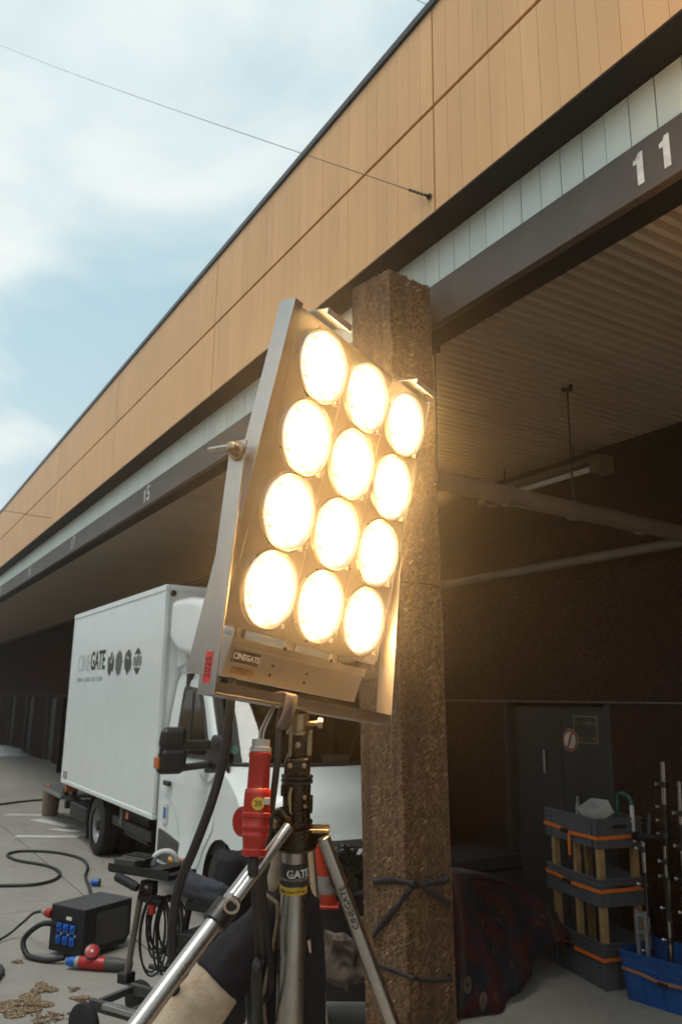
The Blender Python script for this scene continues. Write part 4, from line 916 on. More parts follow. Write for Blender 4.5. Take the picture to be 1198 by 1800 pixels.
wrap_text('lettering', 'CAMERA LIGHTING GRIP', 0.0085, 1548, 0.0353, M['greyplastic'], bnd, 0.0); wrap_text('lettering', 'Max Load 80 kg', 0.011, 1568, 0.0357, M['ink'], yb, -0.05)
def to_ground(a, b): d = (b - a); return a + d*(a.z/(-d.z))
a1, b1 = at(462, 1508, 1.93), at(246, 1800, 1.63); g1 = to_ground(a1, b1); a1 = a1 + (a1 - b1)*0.04
lg = rod('leg', a1, g1 + Vector((0,0,0.02)), 0.0205, M['steel'], st, seg=24, r2=0.022)
lathe('rubber_foot', g1 + Vector((0,0,0.03)), (0,0,-1), [(0, 0.03), (0.03, 0.034)], M['rubber'], lg, seg=14)
dl = (b1 - a1).normalized(); cc = at(400, 1592, 1.84)
cp = a1 + dl*((cc - a1).dot(dl))
lathe('leg_collar', cp, dl, [(0, 0.026), (0.001, 0.029), (0.052, 0.030), (0.053, 0.026)], M['darkmetal'], lg, seg=20)
rod('collar_lever', cp + dl*0.01 - RT*0.03, cp - dl*0.005 - RT*0.03 + UP*0.01, 0.006, M['brass'], lg)
br_a, br_b = at(508, 1452, 1.93), at(408, 1588, 1.80)
bc = rod('brace', br_a, br_b, 0.0135, M['steel'], st, seg=16)
MB().lathe(br_b - FW*0.012, FW, [(0, 0.0125), (0, 0.019), (0.024, 0.019), (0.024, 0.0125), (0, 0.0125)], 20, cap=False).build('brace_eye', M['steel'], bc)
lathe('brace_hole_dark', br_b - FW*0.006, FW, [(0, 0.013), (0.012, 0.013)], M['ink'], bc, seg=14)  # black disc put in for the dark inside the eye hole
a2, b2 = at(568, 1472, 1.98), at(688, 1800, 1.90); g2 = to_ground(a2, b2)
lg = rod('leg', a2, g2 + Vector((0,0,0.02)), 0.017, M['steel'], st, seg=20, r2=0.0205); lathe('rubber_foot', g2 + Vector((0,0,0.03)), (0,0,-1), [(0, 0.03), (0.03, 0.034)], M['rubber'], lg, seg=14)
d2 = (b2 - a2).normalized(); tx = a2 + d2*0.17; nx_ = (CAM - tx).normalized(); nx_ = (nx_ - d2*nx_.dot(d2)).normalized()
text('lettering', 'CINEGATE', 0.022, tx + nx_*0.0195, -d2, d2.cross(nx_), M['darkmetal'], lg, extrude=0.0004)
a3, b3 = at(540, 1475, 2.10), at(566, 1800, 2.26); g3 = to_ground(a3, b3)
lg = rod('leg', a3, g3 + Vector((0,0,0.02)), 0.0165, M['steel'], st, seg=18); lathe('rubber_foot', g3 + Vector((0,0,0.03)), (0,0,-1), [(0, 0.03), (0.03, 0.034)], M['rubber'], lg, seg=14)
rod('brace', at(541, 1650, 2.12), at(556, 1830, 2.2), 0.008, M['steel'], st)

# ---------------------------------------------------------------- plug, cables and strap on the stand
pg = thing('power_connector', tuple(at(449, 1508, 1.9)), 'big red industrial plug connector hanging below the lamp bank', 'connector')
pa, pb = at(459, 1300, 1.93), at(446, 1505, 1.84); pd = (pb - pa).normalized(); PL = (pb - pa).length
def pp(f): return PL*(f - 1300)/205.0
lathe('cable_gland', pa, pd, [(pp(1300), 0.019), (pp(1300), 0.022), (pp(1314), 0.022), (pp(1315), 0.026), (pp(1323), 0.026)], M['greyplastic'], pg, seg=10)
bd = lathe('plug_body', pa, pd, [(pp(1323), 0.022), (pp(1325), 0.0275), (pp(1332), 0.0275), (pp(1334), 0.0255), (pp(1388), 0.0265), (pp(1391), 0.0305), (pp(1398), 0.0315), (pp(1430), 0.0315), (pp(1432), 0.034), (pp(1438), 0.034), (pp(1440), 0.031), (pp(1452), 0.0305), (pp(1454), 0.032), (pp(1458), 0.032), (pp(1460), 0.030), (pp(1466), 0.0295), (pp(1468), 0.031), (pp(1472), 0.031), (pp(1474), 0.029), (pp(1492), 0.027), (pp(1494), 0.0295), (pp(1504), 0.0285), (pp(1506), 0.02)], M['red'], pg, seg=28)
q_ = pa + pd*pp(1415); nrm = (CAM - q_).normalized(); nrm = (nrm - pd*nrm.dot(pd)).normalized()
lathe('yellow_badge', q_ + nrm*0.0305 + RT*0.002, nrm, [(0, 0.0145), (0.0022, 0.0145)], M['yellow'], bd, seg=24)
text('badge_mark', '20', 0.018, q_ + nrm*0.034 + RT*0.002, RT, -pd, M['ink'], bd, extrude=0.0003)
MB().obox(q_ + pd*pp(1296) + RT*0.022 + nrm*0.022, RT*0.008, nrm*0.005, pd*0.008).build('latch', M['greyplastic'], bd, bevel=0.002)
lathe('hinged_cap', at(430, 1444, 1.90), (nrm - RT*0.9).normalized(), [(-0.010, 0.030), (-0.008, 0.034), (0.008, 0.034), (0.010, 0.028)], M['red'], bd, seg=24)
def cable(name, pts, r, label, mat='cable', n=8, seg=9):
    o = tube(name, pts, r, M[mat], None, seg=seg, n=n); return tag(o, label, 'cable')
cable('power_cable', [at(412, 1165, 2.06), at(408, 1205, 2.0), at(403, 1260, 1.97), at(394, 1330, 1.95), at(372, 1410, 1.93), at(342, 1490, 1.92), at(314, 1560, 1.93), at(303, 1640, 1.95), at(306, 1720, 1.97), at(318, 1775, 2.0), at(352, 1850, 2.1), onz(420, 2150, 0.02)], 0.0115, 'thick black cable falling in a long curve from the left end of the lamp bank')
cable('power_cable', [at(500, 1236, 2.05), at(492, 1262, 2.02), at(489, 1320, 1.97), at(480, 1400, 1.95), at(470, 1480, 1.96), at(462, 1560, 1.98), at(470, 1640, 2.02), at(474, 1740, 2.05), at(440, 1830, 2.1), onz(430, 2120, 0.02)], 0.0085, 'black cable hanging from the middle of the lamp bank past the red plug')
cable('power_cable', [pb + pd*-0.005, pb + pd*0.03, at(447, 1540, 1.86), at(452, 1600, 1.89), at(456, 1680, 1.93), at(452, 1780, 1.97), onz(470, 2100, 0.02)], 0.013, 'black cable leaving the lower end of the hanging red plug')
for k, (dx, tp) in enumerate(((0, (470, 1258)), (6, (474, 1262)))): cable('signal_wire', [at(456 + dx, 1302, 1.935), at(458 + dx, 1285, 1.95), at(tp[0], tp[1], 1.98), at(tp[0] + 10, 1240, 2.03)], 0.003, ('thin grey wire rising from the grey gland of the red plug', 'second thin wire rising beside it from the red plug gland')[k], 'greyplastic')
sb = MB(); wv = U_*0.021
loop = [Yf(-0.135, YB + 0.02, -0.085), Yf(-0.135, YB + 0.034, -0.05), Yf(-0.132, YB + 0.035, -0.014), Yf(-0.135, YB + 0.015, -0.006), Yf(-0.140, YB - 0.02, -0.008), Yf(-0.150, YB - 0.055, -0.016)]
lp = cat(loop, 5)
sb.add([p + s*wv for p in lp for s in (-1, 1)], [(2*i, 2*i+1, 2*i+3, 2*i+2) for i in range(len(lp)-1)])
o = sb.build('webbing_strap', M['straplight'], None, smooth=True); mo = o.modifiers.new('thick', 'SOLIDIFY'); mo.thickness = 0.004
tag(o, 'grey webbing strap looped over the lower frame bar of the lamp bank', 'strap')

# ---------------------------------------------------------------- jacket hanging on the stand
jk = thing('jacket', tuple(at(500, 1800, 2.16)), 'black jacket with beige sleeve hanging on the stand behind its legs', 'jacket')
random.seed(11)
def loft(name, rings, mat, parent, seg=28, fold=0.08, sub=1, crumple=0.0):
    "rings: (centre, half width vector, half depth vector, phase)"
    vs = []; n = len(rings)
    for i, (c, a, b, ph) in enumerate(rings):
        for k in range(seg):
            t = 2*math.pi*k/seg; f = 1 + fold*math.sin(3*t + ph) + fold*0.6*math.sin(7*t + ph*2.1) + fold*0.35*math.sin(11*t - ph*1.3)
            vs.append(Vector(c) + a*math.cos(t)*f + b*math.sin(t)*f)
    if crumple:
        m_ = 4; dense = []                                   # denser rings, then pushed in and out into creases
        for i in range(n - 1):
            for q in range(m_):
                f = q/m_; dense += [vs[i*seg+k].lerp(vs[(i+1)*seg+k], f) for k in range(seg)]
        dense += vs[(n-1)*seg:]; n = (n-1)*m_ + 1; c0 = sum(dense, Vector())/len(dense)
        vs = []
        for v in dense:
            a = abs(mnoise.noise(v*9.0)) + 0.6*abs(mnoise.noise(v*19.0 + Vector((3, 1, 7)))); d = (v - c0); d = d.normalized() if d.length > 1e-6 else d
            vs.append(v - d*crumple*a*2.0 + mnoise.noise_vector(v*7.0)*crumple*0.6)
    fs = [(i*seg+k, i*seg+(k+1)%seg, (i+1)*seg+(k+1)%seg, (i+1)*seg+k) for i in range(n-1) for k in range(seg)]
    fs += [tuple(range(seg))[::-1], tuple((n-1)*seg+k for k in range(seg))]
    return mesh(name, vs, fs, mat, parent, smooth=True, sub=sub)
px_ = 1/1400*2.15
loft('body', [(at(505, 1500, 2.12), RT*0.045, FW*0.02, 0), (at(505, 1550, 2.13), RT*0.07, FW*0.04, 0.3), (at(500, 1620, 2.15), RT*0.095, FW*0.055, 0.7), (at(492, 1700, 2.16), RT*0.12, FW*0.06, 1.1), (at(500, 1800, 2.16), RT*0.10, FW*0.065, 1.5), (at(508, 1900, 2.14), RT*0.11, FW*0.07, 1.9), (at(510, 2060, 2.1), RT*0.12, FW*0.07, 2.3)], M['blackcloth'], jk)
sd_ = (at(352, 1800, 1.98) - at(480, 1640, 2.08)); ld = sd_.normalized(); wd_ = ld.cross(FW).normalized(); dp_ = wd_.cross(ld)
s0 = at(476, 1610, 2.09)
sl = loft('sleeve', [(s0 - ld*0.10, wd_*0.045, dp_*0.03, 0), (s0, wd_*0.062, dp_*0.045, 0.4), (s0 + ld*0.09, wd_*0.072, dp_*0.05, 0.9), (s0 + ld*0.17, wd_*0.080, dp_*0.055, 1.4), (s0 + ld*0.205, wd_*0.083, dp_*0.058, 1.5)], M['blackcloth'], jk, fold=0.035, crumple=0.010)
loft('cuff_panel', [(s0 + ld*0.18, wd_*0.072, dp_*0.05, 1.4), (s0 + ld*0.23, wd_*0.074, dp_*0.05, 1.6), (s0 + ld*0.33, wd_*0.078, dp_*0.052, 2.0), (s0 + ld*0.45, wd_*0.08, dp_*0.055, 2.4), (s0 + ld*0.55, wd_*0.074, dp_*0.052, 2.7)], M['beige'], jk, fold=0.02, crumple=0.008)
loft('collar', [(at(499, 1425, 2.06), RT*0.010, FW*0.012, 0), (at(494, 1440, 2.06), RT*0.026, FW*0.02, 0.4), (at(490, 1458, 2.06), RT*0.024, FW*0.02, 0.7), (at(492, 1475, 2.06), RT*0.015, FW*0.012, 0.9)], M['beige'], jk, fold=0.05, crumple=0.008)
loft('lining', [(at(494, 1478, 2.055), RT*0.02, FW*0.012, 0), (at(492, 1510, 2.055), RT*0.027, FW*0.014, 0.4), (at(484, 1545, 2.055), RT*0.024, FW*0.013, 0.8), (at(476, 1572, 2.06), RT*0.010, FW*0.008, 1.2)], M['beige'], jk, fold=0.04, crumple=0.008)
zp = cat([at(466, 1572, 2.045), at(480, 1582, 2.04), at(488, 1592, 2.035), at(486, 1625, 2.04), at(476, 1680, 2.04), at(466, 1730, 2.045), at(464, 1770, 2.045), at(467, 1810, 2.045)], 10)
MB().tube(zp, 0.0042, 7).build('zip', M['zip'], jk, smooth=True)
zt = MB()
for i in range(0, len(zp)-1, 1): zt.lathe(zp[i], zp[i+1]-zp[i], [(0, 0.0052), (0.002, 0.0052)], 7)
zt.build('zip_teeth', M['zip'], jk)

# ---------------------------------------------------------------- power distribution box
pdx = thing('power_box', (1.95, 7.1, 0), 'black power distribution box with blue sockets on the concrete', 'power box')
ca_, cb_, cc_ = V3(1.81, 6.82, 0), V3(1.63, 7.16, 0), V3(2.27, 7.03, 0)
e1 = (cb_ - ca_); e2 = (cc_ - ca_); e2 = e2 - e1*(e1.dot(e2)/e1.dot(e1)); n1_ = -e2.normalized(); n2_ = -e1.normalized()
bxp = [ca_, ca_ + e2*0.93, ca_ + e2]
b = MB(); hgt = 0.36
prof2 = [ca_ + Vector((0,0,0.03)), ca_ + e2*0.90 + Vector((0,0,0.03)), ca_ + e2 + Vector((0,0,0.10)), ca_ + e2 + Vector((0,0,hgt)), ca_ + Vector((0,0,hgt))]
b.prism(prof2, e1); pbo = b.build('housing', M['black'], pdx, bevel=0.008)
MB().obox(ca_ + e1*0.5 + e2*0.5 + Vector((0,0,hgt + 0.004)), e1*0.5, e2*0.5, Vector((0,0,0.003))).build('lid', pm('dark_grey_lid', (0.035, 0.036, 0.036), 0.5), pdx, bevel=0.002)
for k in range(3):
    for j in range(2):
        c = ca_ + e1*(0.30 + 0.2*k) + n1_*0.0 + Vector((0,0,0.125 + 0.085*j))
        so_ = MB().obox(c + n1_*0.008, e1.normalized()*0.028, n1_*0.008, Vector((0,0,0.033))).build('socket', M['blue'], pbo, bevel=0.006)
        MB().obox(c + n1_*0.022 + Vector((0,0,0.012)), e1.normalized()*0.014, n1_*0.008, Vector((0,0,0.010))).build('socket_flap', M['blue'], so_, bevel=0.006)
    lathe('indicator', ca_ + e1*(0.24 + 0.2*k) + Vector((0,0,0.168)), n1_, [(0, 0.009), (0.006, 0.008)], M['label'], pbo, seg=10)
MB().obox(ca_ + e1*0.44 + n1_*0.003 + Vector((0,0,0.285)), e1.normalized()*0.03, n1_*0.002, Vector((0,0,0.012))).build('paper_label', M['label'], pbo)
MB().obox(ca_ + e1*0.5 + n1_*0.003 + Vector((0,0,0.268)), e1.normalized()*0.10, n1_*0.003, Vector((0,0,0.003))).build('trim_strip', M['darkmetal'], pbo)
for (f0, f1, z0, z1) in ((0.08, 0.20, 0.23, 0.31), (0.08, 0.20, 0.13, 0.21), (0.25, 0.9, 0.08, 0.32)):
    MB().obox(ca_ + e2*((f0+f1)/2) + n2_*0.003 + Vector((0,0,(z0+z1)/2)), e2*((f1-f0)/2), n2_*0.003, Vector((0,0,(z1-z0)/2))).build('side_panel', M['darkmetal'] if f1 < 0.3 else M['truckgrey'], pbo, bevel=0.002)
o = lathe('inlet_plug', cb_ + e2*0.03 + Vector((0,0,0.29)) + e1.normalized()*0.0, e1.normalized(), [(0, 0.036), (0.03, 0.038), (0.06, 0.034), (0.075, 0.026)], M['red'], pdx, seg=16)
lathe('plug_collar', cb_ + e2*0.03 + Vector((0,0,0.29)) + e1.normalized()*0.075, e1.normalized(), [(0, 0.026), (0.03, 0.024), (0.05, 0.012)], M['greyplastic'], o, seg=14)
ie = cb_ + e2*0.03 + Vector((0,0,0.29)) + e1.normalized()*0.12
cable('supply_cable', [ie, ie + Vector((-0.05, 0.1, -0.03)), onz(40, 1622, 0.12), onz(0, 1652, 0.02), onz(-90, 1690, 0.015)], 0.011, 'thin black cable leading left from the red inlet of the power box')
cable('outlet_cable', [ca_ + e1*0.75 + Vector((0,0,0.22)) + n1_*0.0, ca_ + e1*0.95 + n1_*0.10 + Vector((0,0,0.24)), ca_ + e1*1.25 + n1_*0.16 + Vector((0,0,0.13)), ca_ + e1*1.05 + n1_*0.18 + Vector((0,0,0.03)), ca_ + e1*0.55 + n1_*0.16 + Vector((0,0,0.02)), ca_ + e1*0.20 + n1_*0.10 + Vector((0,0,0.045))], 0.021, 'thick black cable bent in a loop in front of the power box')
cnx = thing('coupled_plugs', tuple(onz(170, 1690, 0)), 'red and grey coupled plugs lying before the power box', 'connector')
c0, c1 = onz(118, 1690, 0.05), onz(240, 1697, 0.05); cdx = (c1 - c0).normalized(); CL = (c1 - c0).length
lathe('blue_end', c0, cdx, [(0, 0.025), (0.03, 0.035), (0.07, 0.036)], M['blue'], cnx, seg=16)
lathe('grey_ring', c0 + cdx*0.072, cdx, [(0, 0.040), (0.03, 0.040)], M['greyplastic'], cnx, seg=16)
rb = lathe('red_body', c0 + cdx*0.104, cdx, [(0, 0.038), (0.01, 0.043), (0.10, 0.043), (0.11, 0.047), (0.17, 0.047), (0.20, 0.042)], M['redgloss'], cnx, seg=20)
lathe('grey_end', c0 + cdx*0.306, cdx, [(0, 0.042), (0.01, 0.046), (0.09, 0.046), (0.12, 0.040), (0.2, 0.036)], M['truckgrey'], cnx, seg=18)
ud = (CAM - c0).normalized()
cp_ = lathe('red_cap', c0 + cdx*0.19 + Vector((0,0,0.075)) + ud*0.02, (ud + Vector((0,0,0.5))).normalized(), [(0, 0.048), (0.012, 0.05), (0.016, 0.04)], M['redgloss'], cnx, seg=22)
lathe('cap_rim', c0 + cdx*0.19 + Vector((0,0,0.075)) + ud*0.018, (ud + Vector((0,0,0.5))).normalized(), [(0, 0.056), (0.008, 0.056)], M['black'], cp_, seg=22)
lathe('cap_label', c0 + cdx*0.19 + Vector((0,0,0.075)) + ud*0.018 + (ud + Vector((0,0,0.5))).normalized()*0.0175, (ud + Vector((0,0,0.5))).normalized(), [(0, 0.014), (0.001, 0.014)], M['label'], cp_, seg=4)
cable('floor_cable', [c1 + cdx*0.1, c1 + cdx*0.35 + Vector((0,0,-0.02)), c1 + cdx*0.8 + Vector((0.1,0.2,-0.03))], 0.018, 'black cable running on from the coupled plugs behind the cart')
cable('floor_cable', [onz(-60, 1560, 0.016), onz(0, 1557, 0.016), onz(60, 1555, 0.016), onz(98, 1545, 0.016), onz(104, 1532, 0.016), onz(80, 1521, 0.016), onz(30, 1512, 0.016), onz(14, 1502, 0.016), onz(40, 1496, 0.016), onz(95, 1498, 0.016), onz(140, 1508, 0.016), onz(154, 1523, 0.016), onz(150, 1540, 0.016), onz(157, 1560, 0.016), onz(161, 1580, 0.016)], 0.017, 'black cable lying in an S curve on the concrete behind the power box')
cable('floor_cable', [onz(-40, 1417, 0.016), onz(0, 1414, 0.016), onz(40, 1409, 0.016), onz(75, 1406, 0.016), onz(130, 1402, 0.016), onz(200, 1400, 0.016)], 0.02, 'black cable stretched across the ground behind the truck')
cable('floor_cable', [onz(-40, 1760, 0.016), onz(-5, 1722, 0.016), onz(4, 1708, 0.016), onz(-6, 1697, 0.016), onz(-60, 1690, 0.016)], 0.018, 'tip of a black cable loop at the left edge of the photo')
bpz = thing('blue_plug', tuple(onz(166, 1556, 0)), 'small blue plug lying on the concrete beside the S-shaped cable', 'plug')
q = onz(160, 1551, 0.04); qd = Vector((0.6, -0.3, 0)).normalized()
o = lathe('plug_body', q, qd, [(0, 0.024), (0.02, 0.034), (0.08, 0.036)], M['blue'], bpz, seg=16); lathe('plug_face', q + qd*0.081, qd, [(0, 0.038), (0.02, 0.038), (0.02, 0.03), (0.012, 0.029), (0.012, 0.001)], M['black'], bpz, seg=16)
# litter of wood chips
random.seed(5); b = MB()
def chip_patch(cxp, cyp, rx, ry, n):
    for _ in range(n):
        a = random.uniform(0, 2*math.pi); r = math.sqrt(random.random())*(0.75 + 0.35*math.sin(3*a + cxp))
        p = onz(cxp + rx*r*math.cos(a), cyp + ry*r*math.sin(a), 0.003 + 0.012*(1 - min(1, r))*random.random())
        s = random.uniform(0.004, 0.016); t = random.uniform(0, 6.28); u = Vector((math.cos(t), math.sin(t), random.uniform(-0.3, 0.3)))*s; v = Vector((-math.sin(t), math.cos(t), random.uniform(-0.3, 0.3)))*s*0.45
        b.obox(p, u, v, Vector((0,0,0.0018)))
chip_patch(76, 1737, 24, 10, 700); chip_patch(50, 1760, 46, 13, 1300); chip_patch(28, 1777, 44, 11, 1200); chip_patch(142, 1755, 17, 5, 260); chip_patch(31, 1690, 10, 3, 90); chip_patch(128, 1738, 14, 5, 20); chip_patch(90, 1786, 60, 14, 90); chip_patch(70, 1797, 6, 3, 60)
o = b.build('wood_chips', M['chips']); tag(o, 'patch of brown wood chips scattered on the concrete', 'wood chips', kind='stuff')
# bollard and plastic sheet
o = lathe('stub_post', (3.24, 14.97, 0), (0,0,1), [(0, 0.125), (0.01, 0.13), (0.46, 0.155), (0.472, 0.15)], M['bollard'], None, seg=28); tag(o, 'short brown concrete post standing under the truck tail lift', 'post')
b = MB(); nx, ny = 26, 10; random.seed(9)
for i in range(nx):
    for j in range(ny):
        e_ = (1 - abs(2*i/(nx-1) - 1)**4)*(1 - abs(2*j/(ny-1) - 1)**3); b.v.append(Vector((4.55 + 1.0*j/(ny-1) + 0.05*math.sin(i), 29.3 + 3.6*i/(nx-1), 0.01 + e_*(0.12 + 0.10*math.sin(i*1.7 + j) + random.uniform(0, 0.06)))))
for i in range(nx-1):
    for j in range(ny-1): b.f.append((i*ny+j, i*ny+j+1, (i+1)*ny+j+1, (i+1)*ny+j))
o = b.build('plastic_sheeting', M['sheet'], None, smooth=True); tag(o, 'crumpled white plastic sheeting heaped by the far wall', 'sheeting')

# ---------------------------------------------------------------- equipment cart on the left
RH = Vector((RT.x, RT.y, 0)).normalized(); FH = Vector((FW.x, FW.y, 0)).normalized(); Zu = Vector((0, 0, 1))
EA = (RH*0.86 - FH*0.5).normalized(); EB = Vector((-EA.y, EA.x, 0))
ctp = thing('equipment_cart', tuple(at(262, 1790, 4.75)), 'low black equipment cart with a pale tubular handle beside the stand leg', 'cart')
def at_z(px, py, d, z): p = at(px, py, d); p.z = z; return p
base_c = at_z(258, 1760, 4.78, 0.20)
for s in (-1, 1): MB().obox(base_c + EB*0.16*s, EA*0.30, EB*0.018, Zu*0.03).build('base_rail', M['truckgrey'], ctp, bevel=0.004)
for s in (-0.9, 0.05, 0.9): MB().obox(base_c + EA*0.29*s + Zu*0.002, EA*0.016, EB*0.14, Zu*0.02).build('cross_member', M['truckgrey'], ctp, bevel=0.003)
MB().obox(base_c - EB*0.205 + EA*0.06 + Zu*0.03, EA*0.20, EB*0.022, Zu*0.014).build('alu_step', M['alu'], ctp, bevel=0.003)
for k in range(5): lathe('bolt_head', base_c - EB*0.16 + EA*(-0.24 + 0.11*k) + Zu*0.03, Zu, [(0, 0.009), (0.006, 0.008)], M['steel'], ctp, seg=6)
for (ea, eb) in ((-0.27, -0.23), (-0.27, 0.23), (0.30, -0.23), (0.30, 0.23)):
    c = base_c + EA*ea + EB*eb; c.z = 0.115
    wv_ = lathe('wheel', c - EB*0.022, EB, [(0, 0.05), (0, 0.10), (0.008, 0.115), (0.036, 0.115), (0.044, 0.10), (0.044, 0.05)], M['rubber'], ctp, seg=26)
    lathe('wheel_hub', c - EB*0.018, EB, [(0, 0.015), (0.004, 0.05), (0.032, 0.05), (0.036, 0.015)], M['darkmetal'], wv_, seg=18)
pst0 = at(222, 1718, 4.80); pst1 = at(250, 1562, 4.76)
rod('upright', pst0, pst1, 0.019, M['pipe'], ctp, seg=16); MB().obox(pst0, EA*0.04, EB*0.04, Zu*0.03).build('upright_socket', M['black'], ctp, bevel=0.01)
rod('upright', pst0 + EA*0.30 + EB*0.1, pst1 + EA*0.30 + EB*0.1, 0.019, M['black'], ctp, seg=16)
tube('tubular_handle', [at(268, 1520, 4.85), at(274, 1504, 4.85), at(290, 1497, 4.85), at(304, 1501, 4.85), at(312, 1520, 4.85), at(316, 1560, 4.85), at(318, 1640, 4.85), at(318, 1700, 4.85)], 0.0185, M['sheet'], ctp, seg=14)
tc_ = at(268, 1530, 4.78)
MB().obox(tc_, EA*0.24, EB*0.12, Zu*0.014).build('tray', M['black'], ctp, bevel=0.004)
MB().obox(tc_ - EB*0.122 + Zu*0.016, EA*0.24, EB*0.004, Zu*0.02).build('tray_lip', M['black'], ctp)
MB().obox(tc_ - EA*0.15 + Zu*0.04, EA*0.085, EB*0.085, Zu*0.018).build('monitor_plate', M['truckgrey'], ctp, bevel=0.003)
kb = MB().obox(tc_ - EA*0.12 + Zu*0.062 + EB*0.02, EA*0.095, EB*0.065, Zu*0.006 + EB*0.002).build('dock_plate', M['truckgrey'], ctp, bevel=0.002)
for i in range(6):
    for j in range(3): MB().obox(tc_ - EA*(0.19 - 0.028*i) + Zu*0.072 + EB*(-0.02 + 0.035*j), EA*0.009, EB*0.011, Zu*0.003).build('dock_pin', M['darkmetal'], kb)
MB().obox(tc_ + EA*0.12 + Zu*0.03, EA*0.05, EB*0.11, Zu*0.008).build('clamp_rail', M['darkmetal'], ctp, bevel=0.002)
for (a, b2) in (((205, 1540), (246, 1563)), ((246, 1574), (292, 1590))):
    lathe('grip', at(*a, 4.74), at(*b2, 4.66) - at(*a, 4.74), [(0, 0.022), (0.008, 0.027), (0.14, 0.027), (0.165, 0.022)], M['rubber'], ctp, seg=16)
MB().obox(at(262, 1560, 4.75), EA*0.05, EB*0.03, Zu*0.04).build('grip_clamp', M['black'], ctp, bevel=0.012); lathe('bright_bolt', at(258, 1558, 4.70), -FW, [(0, 0.012), (0.01, 0.01)], M['steel'], ctp, seg=8)
lathe('red_cable_tie', at(268, 1590, 4.68), Vector((0,0,-1)), [(0, 0.02), (0.05, 0.022)], M['redgloss'], ctp, seg=10)
b = MB(); random.seed(21)
for k in range(11):
    top = at(272 + 3.4*k, 1577 + random.uniform(-4, 6), 4.68 + 0.012*k); hgt_ = random.uniform(0.28, 0.46); wdt = random.uniform(0.05, 0.085); ph = random.uniform(-0.3, 0.3)
    dirw = (RH + FH*ph).normalized(); pts = []
    for i in range(20):
        a = 2*math.pi*i/20; pts.append(top + Zu*(-hgt_/2 + hgt_/2*math.cos(a)) + dirw*(wdt*math.sin(a) + 0.03*math.sin(2*a)*ph) + FH*0.012*math.sin(a + k))
    b.tube(cat(pts, 3, True), 0.0062, 7, True)
o = b.build('cable_coil', M['cable'], None, smooth=True); tag(o, 'bundle of thin black cable looped over the cart grip', 'cable coil')
bc_ = thing('battery_case', tuple(at_z(342, 1740, 4.62, 0.24)), 'upright black case with a white V-Mount label on the cart', 'case')
vc = at(338, 1735, 4.45) + EB*0.172
cso = MB().obox(vc, EA*0.13, EB*0.17, Zu*0.26).build('shell', M['black'], bc_, bevel=0.012)
MB().obox(vc - EB*0.172 + EA*0.005 + Zu*0.0, EA*0.034, EB*0.001, Zu*0.135).build('white_label', M['label'], cso)
text('lettering', 'V-Mount', 0.062, vc - EB*0.1745 + EA*0.012 - Zu*0.02, -Zu, EA, M['ink'], cso, extrude=0.0004, offset=0.0006)
text('lettering', 'battery charger', 0.018, vc - EB*0.1745 - EA*0.022 - Zu*0.02, -Zu, EA, M['inkdark'], cso, extrude=0.0004)
MB().obox(vc - EB*0.172 - EA*0.005 - Zu*0.195, EA*0.045, EB*0.001, Zu*0.022).build('yellow_sticker', M['yellowgreen'], cso)
text('lettering', 'HC', 0.034, vc - EB*0.1745 - EA*0.015 - Zu*0.195, EA, Zu, M['ink'], cso, extrude=0.0004)
MB().tube(cat([vc + Zu*0.255 - EA*0.06, vc + Zu*0.33 - EA*0.05, vc + Zu*0.34, vc + Zu*0.33 + EA*0.05, vc + Zu*0.255 + EA*0.06], 5), 0.014, 8).build('case_handle', M['rubber'], bc_, smooth=True)
o = loft('padded_pouch', [(at(312, 1548, 4.6), EB*0.01, Zu*0.05, 0), (at(325, 1552, 4.6), EB*0.05, Zu*0.085, 0.3), (at(360, 1562, 4.55), EB*0.06, Zu*0.078, 0.8), (at(392, 1570, 4.5), EB*0.05, Zu*0.06, 1.3), (at(408, 1574, 4.48), EB*0.012, Zu*0.02, 1.6)], M['navybag'], None, seg=26, fold=0.04, crumple=0.018); tag(o, 'dark navy padded pouch lying on top of the cart', 'pouch')
o = MB().obox(at(372, 1592, 4.6), EA*0.13, EB*0.08, Zu*0.022).build('black_tray', M['black'], ctp, bevel=0.004)
tl_ = thing('hand_tool', tuple(at(315, 1530, 4.9)), 'yellow and red handled tool lying behind the cart handle', 'tool')
rod('yellow_grip', at(296, 1512, 4.95), at(318, 1514, 4.95), 0.022, M['tooly'], tl_); rod('red_grip', at(319, 1514, 4.95), at(332, 1520, 4.95), 0.02, M['red'], tl_); rod('red_shaft', at(322, 1526, 4.94), at(330, 1545, 4.94), 0.015, M['redgloss'], tl_)
o = loft('black_bag', [(at(420, 1490, 5.2), RH*0.03, FH*0.03, 0), (at(418, 1505, 5.2), RH*0.15, FH*0.10, 0.4), (at(412, 1550, 5.2), RH*0.18, FH*0.13, 0.8), (at(408, 1610, 5.2), RH*0.17, FH*0.14, 1.2), (at(408, 1690, 5.2), RH*0.18, FH*0.14, 1.7), (at_z(408, 1790, 5.2, 0.0), RH*0.17, FH*0.13, 2.2)], M['blackcloth'], None, seg=34, fold=0.06, crumple=0.03); tag(o, 'tall dark equipment bag standing by the truck front wheel', 'bag')
for (px, py, c) in ((356, 1545, 'red'), ):
    o = loft('red_pouch', [(at(350, 1556, 4.95), RH*0.01, FH*0.01, 0), (at(354, 1552, 4.95), RH*0.035, FH*0.03, 0.3), (at(356, 1545, 4.95), RH*0.03, FH*0.03, 0.6), (at(357, 1538, 4.95), RH*0.008, FH*0.008, 0.9)], M['redgloss'], None, seg=12); tag(o, 'small dull red pouch behind the navy padded pouch', 'pouch')

